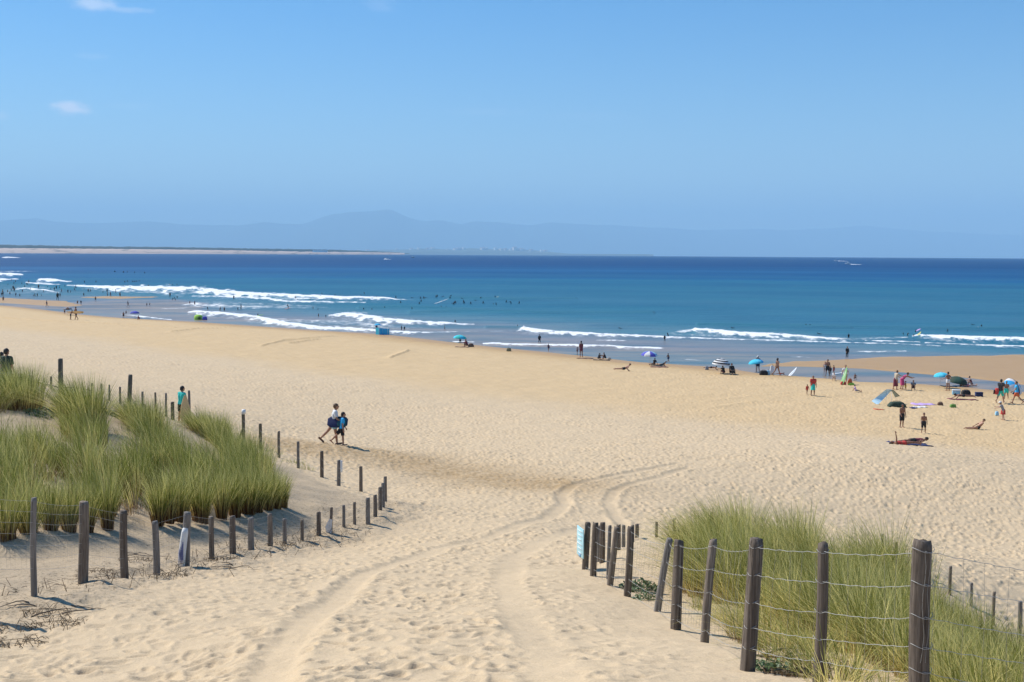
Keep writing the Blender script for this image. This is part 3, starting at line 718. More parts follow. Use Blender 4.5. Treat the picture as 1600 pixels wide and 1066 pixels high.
class Fence:
    def __init__(self, name, label, posts, wood_cycle, group=None):
        """posts: dicts with px, top, base (photo pixels), w (pixels), opt. lean (pixels the top sits right of the base), d, mat, square"""
        self.p = []
        for i, q in enumerate(posts):
            px, top, bs, w = q[:4]; kw = q[4] if len(q) > 4 else {}
            if 'd' in kw:
                v = Vector(on_ray(px, bs, kw['d'])); v.z = ground(v.x, v.y)
                h = on_ray(px, top, kw['d'])[2] - v.z
            else:
                v = place(px, bs); h = (bs - top) * v.y / F_PX
            self.p.append(dict(base=v, h=h, w=w * v.y / F_PX, lean=(kw.get('lean', 0) * v.y / F_PX, kw.get('leany', 0)), kw=kw))
        mid = self.p[len(self.p) // 2]['base']
        self.root = empty(name, mid); tag(self.root, label, 'fence', group)
        for i, q in enumerate(self.p):
            kw = q['kw']; mt = kw.get('mat') or wood_cycle[i % len(wood_cycle)]
            o = stake(q['base'], q['h'], q['w'], q['lean'], seed=i * 7 + len(posts), square=kw.get('sq', False), top_cut=random.uniform(-.12, .12)).build('post', mt, self.root)
            if kw.get('label'): o['label'] = kw['label']
            q['obj'] = o
    def pt(self, i, below, side=-1.0):
        """point on post i, `below` metres under its top, on the side facing the viewer"""
        q = self.p[i]; u = (q['h'] - below) / q['h']; b = q['base']
        return Vector((b.x + q['lean'][0] * u, b.y + q['lean'][1] * u - q['w'] * .53, b.z + q['h'] - below))
    def wires(self, idx, rows, r, name='wire', crimp=.0, sag=.02, mesh=None, rm=.001, n=5, twist=True):
        """rows: metres under the post top (fractions of the shorter height); mesh: spacing of the thin uprights"""
        b = MB(); b2 = MB(); rnd = random.Random(5)
        for i, j in zip(idx[:-1], idx[1:]):
            hi, hj = self.p[i]['h'], self.p[j]['h']
            for k, rw in enumerate(rows):
                A = self.pt(i, min(rw, hi * .97)); B = self.pt(j, min(rw, hj * .97)); L = (B - A).length; ns = max(6, int(L / .05) if crimp else 8)
                sg = sag * rnd.uniform(.3, 1.4); pts = []
                for t in range(ns + 1):
                    u = t / ns; P = A.lerp(B, u); P.z -= sg * 4 * u * (1 - u) * L
                    if crimp: P.z += crimp * math.sin(t * 1.9 + k) * rnd.uniform(.3, 1); P.y += crimp * .6 * rnd.uniform(-1, 1)
                    pts.append(P)
                b.tube(pts, r, n, cap=False)
            if mesh:
                L = (self.p[j]['base'] - self.p[i]['base']).length; q = max(2, int(L / mesh))
                for t in range(q):
                    u = (t + .5 + rnd.uniform(-.2, .2)) / q
                    T = self.pt(i, min(rows[0], hi)).lerp(self.pt(j, min(rows[0], hj)), u); Bm = self.pt(i, min(rows[-1], hi * .97)).lerp(self.pt(j, min(rows[-1], hj * .97)), u)
                    T.z -= sag * 3.2 * u * (1 - u) * L; Mi = T.lerp(Bm, .5) + Vector((rnd.uniform(-.02, .02), 0, 0))
                    b2.tube([T, Mi, Bm], rm, 3, cap=False)
        o = b.build(name, WIRE, self.root)
        if mesh: b2.build('wire_mesh', WIRET, self.root)
        return o

# right-hand fence beside the path
RF = Fence('post_and_wire_fence', 'dark stakes and wire running along the right of the path to a pale blue sign', [
    (1820, 900, 1180, 26, dict(d=8.6, h=1.05)),
    (1435, 845, 1150, 31, dict(d=8.6, h=1.32, lean=-2, mat=WOODD)),
    (1277, 849, 1095, 17, dict(d=9.5, h=1.22, lean=3, mat=WOODD)),
    (1168, 838, 1052, 18, dict(lean=10, sq=True, mat=WOODD)), (1101, 838, 1005, 13, dict(lean=11)), (1056, 834, 979, 13, dict(lean=3, sq=True)),
    (1027, 837, 955, 11, dict(lean=18, mat=WOODG)), (980, 823, 935, 11, dict(lean=4)), (953, 828, 922, 10, dict(lean=10)), (950, 826, 912, 6, dict(mat=WOODG, lean=2)),
    (927, 823, 909, 10, dict(lean=3, mat=WOODD)), (914, 825, 901, 10, dict(lean=4, mat=WOODD, label='end post carrying the pale blue sign'))], [WOOD, WOODD])
RF.wires([0, 1, 2, 3, 4, 5, 6, 7, 8, 10, 11], [.06, .30, .54, .76, .94], .0022, 'wire', crimp=.006, sag=.022, mesh=.155, rm=.0012)
# wire wrapped round each of the near posts, held with staples
for i in (1, 2, 3, 4, 5):
    q = RF.p[i]
    for rw in (.06, .30, .54, .76, .94):
        u = (q['h'] - rw) / q['h']; c = Vector((q['base'].x + q['lean'][0] * u, q['base'].y, q['base'].z + q['h'] - rw))
        b = MB(); b.tube([c + Vector((math.cos(a) * q['w'] * .56, math.sin(a) * q['w'] * .56, .012 * math.sin(a * 2 + i))) for a in np.linspace(math.pi * .95, math.pi * 2.05, 9)], .0024, 4, cap=False); b.build('wire_tie', WIRE, RF.root)
# loose thin strands hanging over the thick post
b = MB(); q = RF.p[1]
for k in range(3):
    x = q['base'].x + (-.02 + .035 * k); y = q['base'].y - q['w'] * .55
    b.tube([(x + .01 * math.sin(t * 1.3 + k), y - .003, q['base'].z + q['h'] - .07 - t * .1) for t in range(9)], .0012, 3, cap=False)
b.build('loose_wire', WIRE, RF.root)
# sign board on the end post
sp = RF.p[-1]; sgn = empty('sign', (sp['base'].x - .09, sp['base'].y - .12, sp['base'].z + sp['h'] - .62)); tag(sgn, 'small pale blue notice board fixed to the end post of the right-hand fence', 'sign')
rz = Matrix.Rotation(math.radians(-77), 3, 'Z')
b = MB(); b.box((0, 0, .31), (.38, .016, .50), rz, bev=.004); b.build('panel', plain('pale_blue_panel', (.42, .70, .76), .45, .05), sgn, local=True)
b = MB()
for k in range(6): b.box(rz @ Vector((random.uniform(-.02, .02), -.012, .50 - k * .075)), (.30 - .05 * (k % 3), .004, .018), rz)
b.build('printed_lines', plain('white_print', (.75, .84, .86), .5, .03), sgn, local=True)
b = MB(); b.box(rz @ Vector((.0, -.012, .08)), (.12, .004, .06), rz); b.build('printed_emblem', plain('blue_print', (.20, .42, .60), .5, .05), sgn, local=True)

RB = Fence('stake_fence', 'sand-buried stakes behind the right-hand grass running down to the beach', [
    (941, 823, 887, 9, dict(mat=WOODD)), (936, 826, 884, 7), (966, 827, 867, 8, dict(mat=WOODD)), (974, 824, 860, 6), (988, 823, 850, 6), (995, 822, 845, 6, dict(mat=WOODD)), (1025.5, 818, 846, 4.5), (1053, 814, 846, 5),
    (1111, 804, 842, 5), (1378, 838, 866, 4.5), (1400, 849, 876, 5), (1451, 869, 905, 4.5), (1484, 884, 930, 5), (1517, 908, 946, 5), (1552, 922, 976, 5), (1592, 938, 1003, 7, dict(mat=WOODG)), (1660, 950, 1030, 7)], [WOOD, WOODG])
RB.wires(list(range(9, 17)), [.05, .3, .55], .002, 'wire', sag=.03)

# left-hand fence along the path
LF = Fence('post_and_mesh_fence', 'left-hand fence of weathered stakes and fine mesh curving down beside the sandy path', [
    (-48, 770, 962, 11), (54, 777, 935, 10, dict(lean=3, mat=WOODG)), (130, 785, 914, 15, dict(lean=4, sq=True)), (195, 793, 905, 12, dict(mat=WOODD)), (245, 808, 895, 11, dict(mat=WOODG, lean=-2)),
    (290, 800, 888, 12, dict(lean=4, mat=WOODG, label='pale post with peeling white paint, blue-purple shading in its colour')), (331, 806, 875, 8.5), (364, 807, 868, 9.5, dict(mat=WOODD)), (392.5, 808, 860, 9.5, dict(mat=WOODG)), (422, 802, 855, 8), (445, 810, 850, 6.5, dict(mat=WOODG)),
    (472, 810, 843, 5.5), (498, 802, 838, 7, dict(mat=WOODD)), (517, 797, 837, 5, dict(lean=1, mat=WOODD)), (537, 793, 828, 5, dict(mat=WOODG)), (554, 788, 824, 5), (575, 780, 823, 7), (586, 779, 814, 6.5), (594, 767, 804, 6), (598.5, 758, 797, 6), (602, 750, 790, 5.5)],
    [WOOD, WOODG, WOOD])
LF.wires(list(range(21)), [.03, .17, .31, .45, .6, .75, .9], .0017, 'wire', crimp=.003, sag=.012, mesh=.075, rm=.0009, n=4)
# peeling painted half-pole strapped to one post, a rag caught on another
q = LF.p[5]; b = MB(); bs = q['base']; k = bs.y / F_PX
b.tube([(bs.x - 5 * k, bs.y - .10, bs.z - .1), (bs.x - 3 * k, bs.y - .10, bs.z + .25), (bs.x + 1 * k, bs.y - .07, bs.z + .62), (bs.x + 2 * k, bs.y - .06, bs.z + .70)], [.058, .064, .06, .045], 9)
m = Nodes("shaded_peeling_paint"); pn = m.noise(3.2, 5, .7, m.mapping(m.pos(), (1.6, 1.6, .35)))
m.set(Base_Color=m.ramp(pn, [(.38, (.74, .74, .70)), (.52, (.70, .70, .68)), (.56, (.12, .14, .30)), (.7, (.10, .10, .16))]), Roughness=.8); b.build('painted_half_pole', m.m, LF.root)  # white paint with blue-purple shading mixed into the colour
q = LF.p[13]; b = MB(); bs = q['base']
b.add([(bs.x - .10, bs.y - .06, bs.z + .02), (bs.x + .03, bs.y - .07, bs.z + .0), (bs.x + .04, bs.y - .075, bs.z + .32), (bs.x - .03, bs.y - .05, bs.z + .34), (bs.x - .12, bs.y - .09, bs.z + .16)], [(0, 1, 2, 3, 4)])
b.add([(x, y + .012, z) for x, y, z in b.v[:5]], [(4, 3, 2, 1, 0)]); b.build('rag', WHITE, LF.root)

LB = Fence('stake_fence', 'thin stakes along the far edge of the left dune, toward the boy with the board', [
    (564, 733, 775, 5.5), (529, 720, 762, 6, dict(lean=1)), (503, 706, 748, 6, dict(mat=WOODD)), (466, 692, 735, 4.5), (436, 678, 720, 4.5), (407, 665, 705, 5, dict(mat=WOODD)), (380.5, 645, 692, 5.5, dict(mat=WOODD)),
    (296, 609, 662, 4), (270, 631, 661, 6, dict(mat=WOODD, label='short thick stump post')), (260, 613, 655, 3.5), (243, 611, 640, 3.5), (223, 611, 637, 3.5), (188, 604, 632, 3.5), (171, 601, 626, 3.2), (159, 600, 622, 3.2), (144, 599, 619, 3), (80, 588, 608, 3.5)], [WOOD, WOODG])
LB.wires([0, 1, 2, 3, 4, 5, 6], [.25, .55], .0022, 'wire', sag=.04)
LB.wires(list(range(9, 17)), [.2, .45], .0025, 'wire', sag=.03)
q = LB.p[6]; b = MB(); T = q['base'] + Vector((q['lean'][0], 0, q['h'])); b.tube([T + Vector((.01, 0, -.02)), T + Vector((.02, -.01, .15))], [.085, .075], 9); b.build('cap', WHITE, LB.root)
b = MB(); b.tube([q['base'] + Vector((-.28, -.05, -.1)), q['base'] + Vector((-.02, -.05, .55))], .04, 7); b.build('brace', WOODD, LB.root)
q = LB.p[1]; b = MB(); T = q['base'] + Vector((0, 0, q['h'])); b.box(T + Vector((.10, -.05, -.20)), (.07, .03, .38), bev=.006); b.build('marker_plate', WHITE, LB.root)

for (px, top, bs, w, lab, ln) in ((96, 568, 628, 7.5, 'tall square stake standing alone among the upper left tufts', 0), (201, 589, 650, 6.5, 'leaning stake standing alone between two green tufts', 4)):
    v = place(px, bs); k = v.y / F_PX; o = stake((0, 0, 0), (bs - top) * k, w * k, (ln * k, 0), seed=px, square=True).build('wooden_post', WOOD, None, origin=(0, 0, 0)); o.location = v
    tag(o, lab, 'post', 'single stakes on the left dune')

# driftwood and dead stems
def twig_pile(px, py, n, L, label, spread=.6, name='driftwood', mat=WOODD, r=.008, up=.2):
    v = place(px, py); b = MB(); rnd = random.Random(px)
    for i in range(n):
        a = rnd.uniform(-.6, .6) + (math.pi if rnd.random() < .5 else 0); l = L * rnd.uniform(.4, 1); x = rnd.uniform(-spread, spread); y = rnd.uniform(-spread, spread) * .6
        P = []
        for t in np.linspace(0, 1, 6):
            xx = v.x + x + math.cos(a) * l * t; yy = v.y + y + math.sin(a) * l * t + .05 * math.sin(t * 5 + i)
            P.append((xx, yy, ground(xx, yy) + r * .6 + up * l * math.sin(math.pi * t) * rnd.uniform(.2, .5)))
        b.tube(P, [r, r * .95, r * .85, r * .7, r * .5, r * .3], 5)
    o = b.build(name, mat, None, origin=v); tag(o, label, 'driftwood'); return o
twig_pile(65, 601, 7, 1.6, 'tangle of dark bare branches by the tallest left stakes', .9, r=.025)
twig_pile(372, 893, 3, .8, 'two thin dark twigs lying below the left-hand mesh fence', .3)
twig_pile(205, 860, 4, .7, 'dead stems lying inside the left-hand mesh fence', .4, r=.008)
twig_pile(70, 950, 5, .6, 'dry broken stems at the foot of the first mesh fence post', .4, r=.009)
twig_pile(1200, 1030, 5, 1.2, 'long dead branches lying under the wire beside the tall square post', .3, r=.010)
# ------------------------------------------------------------------ marram grass
def grass_mat(name, base, mid, tip, dry, thr):
    m = Nodes(name); t = m.attr('along'); v = m.attr('tint')
    c = m.ramp(t, [(0, base), (.22, base), (.46, mid), (.8, mid), (1, tip)])
    c2 = m.ramp(t, [(0, base), (.3, dry), (1, tip)])
    col = m.mix(m.rng(v, thr, thr + .2), c, c2)
    hs = m.n("ShaderNodeHueSaturation"); m.l(col, hs.inputs['Color']); m.l(m.rng(v, .1, .9, .5, 1.5, False), hs.inputs['Value']); hs.inputs['Saturation'].default_value = 1.0
    m.set(Base_Color=hs.outputs[0], Roughness=.55, Specular_IOR_Level=.3)
    tr = m.n("ShaderNodeBsdfTranslucent"); m.l(hs.outputs[0], tr.inputs['Color'])
    mx = m.n("ShaderNodeMixShader"); mx.inputs[0].default_value = .5
    m.l(m.b.outputs[0], mx.inputs[1]); m.l(tr.outputs[0], mx.inputs[2]); m.l(mx.outputs[0], m.out.inputs['Surface'])
    return m.m
GR_L = grass_mat("marram_green", (.15, .065, .022), (.20, .235, .036), (.48, .46, .17), (.52, .43, .16), .52)
GR_R = grass_mat("marram_olive", (.24, .14, .05), (.26, .275, .048), (.60, .55, .21), (.62, .51, .19), .48)

def blades(x, y, z, h, dirx, diry, lean, width, rng, seg=5, ct=None):
    """curved tapering blades; lean = sideways reach as a share of the height"""
    n = len(x); t = np.linspace(0, 1, seg + 1)[None, :]
    ax = dirx[:, None]; ay = diry[:, None]; L = lean[:, None]; H = h[:, None]
    reach = H * L * (t ** 1.7); rise = H * (t - .30 * L * t ** 2.4)
    px = x[:, None] + ax * reach; py = y[:, None] + ay * reach; pz = z[:, None] + rise
    tw = rng.uniform(0, math.pi, n)[:, None]
    wx = np.cos(tw); wy = np.sin(tw) * .6
    wd = width[:, None] * np.clip(1.1 - t ** 2.2, .06, 1) * .5
    A = np.stack([px - wx * wd, py - wy * wd, pz], -1); B = np.stack([px + wx * wd, py + wy * wd, pz], -1)
    V = np.stack([A, B], 2).reshape(n, -1, 3)              # n, 2*(seg+1), 3
    k = 2 * (seg + 1); q = np.array([(2 * i, 2 * i + 1, 2 * i + 3, 2 * i + 2) for i in range(seg)])
    Q = (np.arange(n)[:, None, None] * k + q[None]).reshape(-1, 4)
    al = np.repeat(np.repeat(t, n, 0)[:, :, None], 2, 2).reshape(n, -1)
    tv = rng.random(n)
    if ct is not None: tv = .5 * tv + .5 * ct
    tint = np.repeat(tv[:, None], k, 1)
    return V.reshape(-1, 3), Q, al.ravel(), tint.ravel()
def gz_arr(x, y):
    return base_z(x, y)
def blades_at(x, y, h0, lean0, rng, width=.006, wind=(-1, .15), hvar=.35, spread=.75, out=None, ct=None):
    n = len(x); z = gz_arr(x, y) - .06
    h = h0 * rng.uniform(1 - hvar, 1 + hvar * .45, n)
    a = rng.uniform(0, 2 * math.pi, n); rx = np.cos(a) * spread + wind[0]; ry = np.sin(a) * spread + wind[1]
    if out is not None: rx = rx * .5 + out[0] * out[2]; ry = ry * .5 + out[1] * out[2]
    m_ = np.hypot(rx, ry) + 1e-6
    ln = lean0 * rng.uniform(.3, 1.45, n) * np.minimum(m_, 1.8) / 1.2
    return blades(x, y, z, h, rx / m_, ry / m_, ln, width * rng.uniform(.6, 1.35, n), rng, ct=ct)
def field(poly, dens, keep_noise, rng, xr, yr, clump=.55):
    """random roots in the world rectangle whose ground pixel falls inside the photo outline, gathered in clumps"""
    A = (xr[1] - xr[0]) * (yr[1] - yr[0]); n = int(A * dens)
    x = rng.uniform(*xr, n); y = rng.uniform(*yr, n); z = gz_arr(x, y)
    px, py = project(x, y, z); ok = in_poly(px, py, poly)
    x, y = x[ok], y[ok]
    cn = fbm(x / clump, y / clump, 111, 2); k = rng.random(len(x)) < sstep(keep_noise, keep_noise + .22, cn) + .06
    x, y, cn = x[k], y[k], cn[k]
    # gather the roots toward clump centres; remember which way each blade splays
    nc = max(1, int(len(x) / 55)); c = rng.choice(len(x), nc, replace=False) if len(x) > nc else np.arange(len(x)); own = np.zeros(len(x), int)
    for a in range(0, len(x), 4000):
        d2 = (x[a:a + 4000, None] - x[c][None]) ** 2 + (y[a:a + 4000, None] - y[c][None]) ** 2; own[a:a + 4000] = d2.argmin(1)
    ox, oy = x - x[c][own], y - y[c][own]; x = x[c][own] + ox * .55; y = y[c][own] + oy * .55
    return x, y, cn, ox, oy, rng.uniform(.72, 1.2, nc)[own], rng.random(nc)[own]
def join_grass(name, parts, mat, origin=(0, 0, 0)):
    V = []; Q = []; al = []; ti = []; b = 0
    for v, q, a, t in parts:
        V.append(v - np.array(origin)); Q.append(q + b); al.append(a); ti.append(t); b += len(v)
    o = link_mesh(name, np_mesh(name, np.concatenate(V), np.concatenate(Q), True, dict(along=np.concatenate(al), tint=np.concatenate(ti))), mat)
    o.location = origin; return o
rg = np.random.default_rng(77)
parts = []
# the body of the left dune: (outline on the ground, blades per square metre, height, lean, where)
LX, LY = (-18, -5), (20, 47)
for poly, dens, h, ln, kn in [
    ([(-60, 842), (30, 829), (110, 819), (185, 809), (200, 770), (190, 735), (60, 715), (-60, 705)], 470, 1.15, .55, .31),
    ([(185, 806), (240, 803), (330, 796), (400, 789), (432, 786), (440, 774), (425, 758), (380, 735), (300, 735), (200, 735)], 470, 1.05, .55, .33),
    ([(190, 740), (285, 738), (300, 722), (278, 700), (258, 680), (235, 660), (205, 655), (195, 672), (225, 700), (190, 712)], 420, 1.0, .66, .33),
    ([(360, 742), (420, 756), (436, 764), (400, 725), (372, 700), (350, 680), (322, 664), (300, 668), (318, 690), (345, 715)], 460, 1.0, .66, .29),
    ([(-60, 655), (20, 650), (52, 640), (48, 615), (20, 605), (-60, 600)], 380, 1.15, .62, .18),
    ([(98, 700), (170, 705), (172, 680), (150, 655), (128, 640), (100, 642), (92, 660)], 420, 1.1, .6, .2),
    ([(-60, 712), (60, 716), (95, 700), (40, 690), (-60, 690)], 200, .85, .6, .26),
    ([(300, 740), (345, 720), (318, 690), (280, 690)], 60, .45, .8, .42),
    ([(60, 660), (100, 655), (90, 635), (60, 630)], 40, .35, .6, .42), ([(170, 690), (215, 690), (200, 655), (160, 660)], 40, .3, .6, .45)]:
    x, y, cn, ox, oy, ch, ct = field(poly, dens, kn, rg, LX, LY)
    if len(x): parts.append(blades_at(x, y, h * (.4 + 1.15 * cn) * ch, ln, rg, .0080, (-.9, .1), out=(ox, oy, 4.5), ct=ct))
gl = join_grass('marram_grass', parts, GR_L); tag(gl, kind='stuff')
print('left blades', sum(len(p[0]) for p in parts) // 12)

def tuft(px, py, h, n, rad_, lean, mat, label, group, seed, wind=(-.7, .1), width=.008, name='marram_tuft'):
    v = place(px, py); r = np.random.default_rng(seed)
    a = r.uniform(0, 6.283, n); q = rad_ * np.sqrt(r.random(n)); x = v.x + np.cos(a) * q; y = v.y + np.sin(a) * q
    p = blades_at(x, y, h, lean, r, width, wind, spread=.6, out=(x - v.x, y - v.y, .9 / rad_))
    # blades on the rim splay outwards
    o = join_grass(name, [p], mat, (v.x, v.y, v.z)); tag(o, label, 'grass tuft', group); return o
front = [(8, 846), (45, 841), (80, 836), (108, 833), (137, 829), (168, 824), (247, 816), (264, 813), (281, 811), (313, 812), (346, 806), (367, 803), (386, 801), (402, 800), (417, 798), (429, 796), (441, 792)]
for i, (a, b_) in enumerate(front):
    last = i == len(front) - 1
    tuft(a, b_, random.uniform(.95, 1.2) if not last else .9, 460, random.uniform(.10, .19), .55, GR_L,
         'green marram tuft with brown base in the front row of the left dune' if not last else 'dark end tuft of the left dune front row, beside the bare sand slope', 'front row marram tufts', 300 + i, wind=(-.25, .1))
for (a, b_, h, n, r_, lab) in [(26, 640, 1.55, 1500, .8, 'large pale green tuft at the left edge below the two heads'), (132, 672, 1.75, 1400, .55, 'tall dark-topped tuft just right of the lone square stake'),
                               (224, 674, 1.25, 1000, .6, 'green tuft crest just right of the leaning stake'), (326, 686, 1.15, 1200, .65, 'green tuft crest below the boy with the board')]:
    tuft(a, b_, h, n, r_, .80, GR_L, lab, 'tuft crests on the left dune', a, wind=(-.95, .1), width=.010)

# right dune
parts = []; RX, RY = (.5, 13), (8.6, 27)
for poly, dens, h, ln, kn in [
    ([(1080, 880), (1130, 862), (1215, 880), (1300, 905), (1395, 922), (1500, 985), (1610, 1045), (1640, 1120), (1500, 1120), (1350, 1040), (1220, 985), (1120, 950), (1062, 930)], 1200, 1.0, 1.0, .24),
    ([(1220, 985), (1350, 1040), (1500, 1120), (1330, 1120), (1230, 1060), (1130, 990), (1070, 945)], 420, .5, 1.0, .25),
    ([(1500, 1110), (1640, 1110), (1800, 1250), (1560, 1250)], 900, .85, .85, .15),
    ([(1020, 905), (1080, 880), (1062, 930), (1040, 935)], 320, .5, .9, .3)]:
    x, y, cn, ox, oy, ch, ct = field(poly, dens, kn, rg, RX, RY, .45)
    if len(x): parts.append(blades_at(x, y, h * (.35 + 1.25 * cn) * ch * np.interp(project(x, y, gz_arr(x, y))[0], [1020, 1110, 1400, 1490], [.5, 1, 1, .66]), ln, rg, .0066, (-.8, -.1), spread=.85, out=(ox, oy, 4.5), ct=ct))
gr = join_grass('marram_grass', parts, GR_R); tag(gr, kind='stuff')
print('right blades', sum(len(p[0]) for p in parts) // 12)
for (a, b_, h, n, r_, lab) in [(1090, 868, .95, 900, .42, 'olive tuft crest behind the two crossing fence posts'), (1146, 872, 1.2, 1100, .42, 'highest olive tuft crest of the right dune, left of the tall square post'),
                               (1228, 884, 1.15, 1200, .5, 'rounded olive tuft crest just right of the tall square post'), (1398, 925, 1.05, 900, .4, 'olive tuft crest just left of the thickest round post')]:
    tuft(a, b_, h, n, r_, .88, GR_R, lab, 'tuft crests on the right dune', a, wind=(-.95, .0), width=.0072)

# low leafy plants and litter at the foot of the right fence
LEAF = plain('beach_leaf_green', (.09, .15, .05), .6, .4, 30)
def leaf_patch(px, py, n, rad_, label, seed, mat=LEAF, s=.035, up=.18):
    v = place(px, py); r = random.Random(seed); b = MB()
    for i in range(n):
        a = r.uniform(0, 6.28); q = rad_ * math.sqrt(r.random()); x = v.x + math.cos(a) * q; y = v.y + math.sin(a) * q
        c = Vector((x, y, ground(x, y) + r.uniform(.0, up) * (1 - q / rad_ * .7))); d = Vector((r.uniform(-1, 1), r.uniform(-1, 1), r.uniform(-.2, .9))).normalized(); e = d.cross(Vector((r.uniform(-1, 1), r.uniform(-1, 1), r.uniform(-1, 1)))).normalized()
        L = s * r.uniform(.6, 1.4); b.add([c - d * L, c + e * L * .5, c + d * L, c - e * L * .5], [(0, 1, 2, 3)])
    for i in range(9):
        a = i * .7; q = rad_ * .95; b.tube([(v.x, v.y, ground(v.x, v.y) + .01), (v.x + math.cos(a) * q * .5, v.y + math.sin(a) * q * .5, ground(v.x + math.cos(a) * q * .5, v.y + math.sin(a) * q * .5) + up * .4), (v.x + math.cos(a) * q, v.y + math.sin(a) * q, ground(v.x + math.cos(a) * q, v.y + math.sin(a) * q) + .01)], [.006, .005, .003], 4)
    o = b.build('beach_plant', mat, None, origin=v); tag(o, label, 'plant', 'low plants on the dunes'); return o
leaf_patch(1000, 925, 240, .32, 'low leafy green plant between the fence post and the leaning post', 1)
leaf_patch(1012, 940, 160, .22, 'small leafy plant with pale specks at the foot of the leaning post', 2, s=.025)
leaf_patch(1215, 1050, 260, .28, 'low leafy plant under the wire right of the tall square post', 3, s=.025, up=.12)
leaf_patch(1245, 1062, 300, .3, 'brownish dead plant at the bottom edge right of the tall square post', 4, plain('dead_leaf_brown', (.16, .11, .06), .8, .4, 30), s=.022, up=.1)
leaf_patch(75, 650, 260, .7, 'small dark bush on bare sand below the lone square stake', 5, s=.05, up=.25)
leaf_patch(185, 655, 200, .5, 'small dark bush on bare sand below the leaning stake', 6, s=.05, up=.2)
for i, (a, b_) in enumerate([(430, 712), (400, 700), (455, 728), (470, 730), (480, 738)]):
    tuft(a, b_, .38, 60, .25, .6, GR_L, 'sparse dry wisps of grass along the thin stakes', 'wisps by the thin stakes', 900 + i, width=.008)
DRY = plain('dry_debris', (.20, .15, .095), .9, .4, 30)
for i, (a, b_) in enumerate([(72, 952), (95, 972), (18, 978), (150, 900), (214, 880), (262, 905), (345, 878), (30, 1000), (440, 850)]):
    v = place(a, b_); r = random.Random(i); b = MB()
    for k in range(60):
        q = .34 * math.sqrt(r.random()); an = r.uniform(0, 6.28); x = v.x + math.cos(an) * q; y = v.y + math.sin(an) * q * .8; l = r.uniform(.04, .14); d = Vector((r.uniform(-1, 1), r.uniform(-1, 1), r.uniform(.1, 1.1))).normalized() * l
        c = Vector((x, y, ground(x, y))); b.tube([c, c + d * .5 + Vector((0, 0, .01)), c + d + Vector((r.uniform(-.03, .03), 0, -.02))], [.004, .0035, .002], 4)
    b.tube([v + Vector((-.33, 0, .02)), v + Vector((0, .03, .05)), v + Vector((.33, 0, .02))], .004, 4)
    o = b.build('dry_plant', DRY, None, origin=v); tag(o, 'low tangle of dry brown stems on the sand bank of the left mesh fence', 'dry plant', 'dry stem tangles by the left fence')
# dead root stubs poking from the sand bank under the left fence
b = MB(); rnd = random.Random(4)
for i in range(260):
    t = rnd.random(); k = rnd.randrange(1, 14); A = LF.p[k]['base'].lerp(LF.p[k + 1]['base'], t); x = A.x + rnd.gauss(.15, .4); y = A.y + rnd.gauss(-.25, .45); z = ground(x, y)
    l = rnd.uniform(.05, .30); P = [(x, y, z - .02), (x + rnd.uniform(-.5, .5) * l, y + rnd.uniform(-.3, .3) * l, z + l * rnd.uniform(.2, .7)), (x + rnd.uniform(-1, 1) * l, y + rnd.uniform(-.5, .5) * l, z + l * rnd.uniform(.1, .8))]
    b.tube(P, [.005, .0045, .002], 4)
o = b.build('dead_stems', plain('dead_stem', (.13, .095, .06), .9, .3, 20), None, origin=(0, 0, 0)); tag(o, kind='stuff')
# ------------------------------------------------------------------ people
SKIN = plain('tanned_skin', (.42, .215, .13), .55, .12); SKIND = plain('deep_tanned_skin', (.26, .12, .07), .55, .12); SKINP = plain('fair_skin', (.55, .33, .23), .55, .12)
HAIRD = plain('dark_hair', (.022, .015, .012), .6, .3, 60); HAIRB = plain('brown_hair', (.13, .070, .032), .6, .35, 60); HAIRL = plain('light_hair', (.33, .21, .09), .6, .3, 60)
def cloth(name, c): return plain('cloth_' + name, c, .85, .12, 14)
BLACK = cloth('black', (.018, .018, .022)); NAVY = cloth('navy', (.02, .03, .10)); WHITEC = cloth('white', (.74, .74, .73)); BLUE = cloth('sky_blue', (.04, .42, .78)); TEALC = cloth('teal', (.03, .54, .47))
REDC = cloth('red', (.50, .05, .04)); MAROON = cloth('maroon', (.17, .03, .05)); PINK = cloth('magenta', (.52, .06, .20)); BEIGE = cloth('beige', (.50, .42, .32)); YELLOW = cloth('yellow', (.62, .50, .03)); GREY = cloth('grey', (.25, .26, .29))
DGREEN = cloth('dark_green', (.03, .055, .035)); LBLUE = cloth('light_blue', (.30, .58, .76)); ORANGE = cloth('orange_red', (.58, .13, .05)); LILAC = cloth('lilac', (.50, .34, .62)); PURPLE = cloth('violet_blue', (.10, .10, .50)); LIME = cloth('lime', (.36, .62, .08)); BROWN = cloth('brown', (.16, .09, .06)); CYAN = cloth('cyan', (.05, .52, .70)); TAN = cloth('tan', (.74, .52, .26)); KHAKI = cloth('khaki', (.22, .20, .12))
EYE = plain('eye_dark', (.02, .02, .02), .3, .05); LIP = plain('lip', (.33, .10, .08), .5, .05)
_pending = []
def solid(o, voxel, extra=None, smooth=3):
    m_ = o.modifiers.new("remesh", 'REMESH'); m_.mode = 'VOXEL'; m_.voxel_size = voxel; m_.use_smooth_shade = True
    if smooth:
        s_ = o.modifiers.new("smooth", 'SMOOTH'); s_.iterations = smooth; s_.factor = .5
    _pending.append((o, extra)); return o
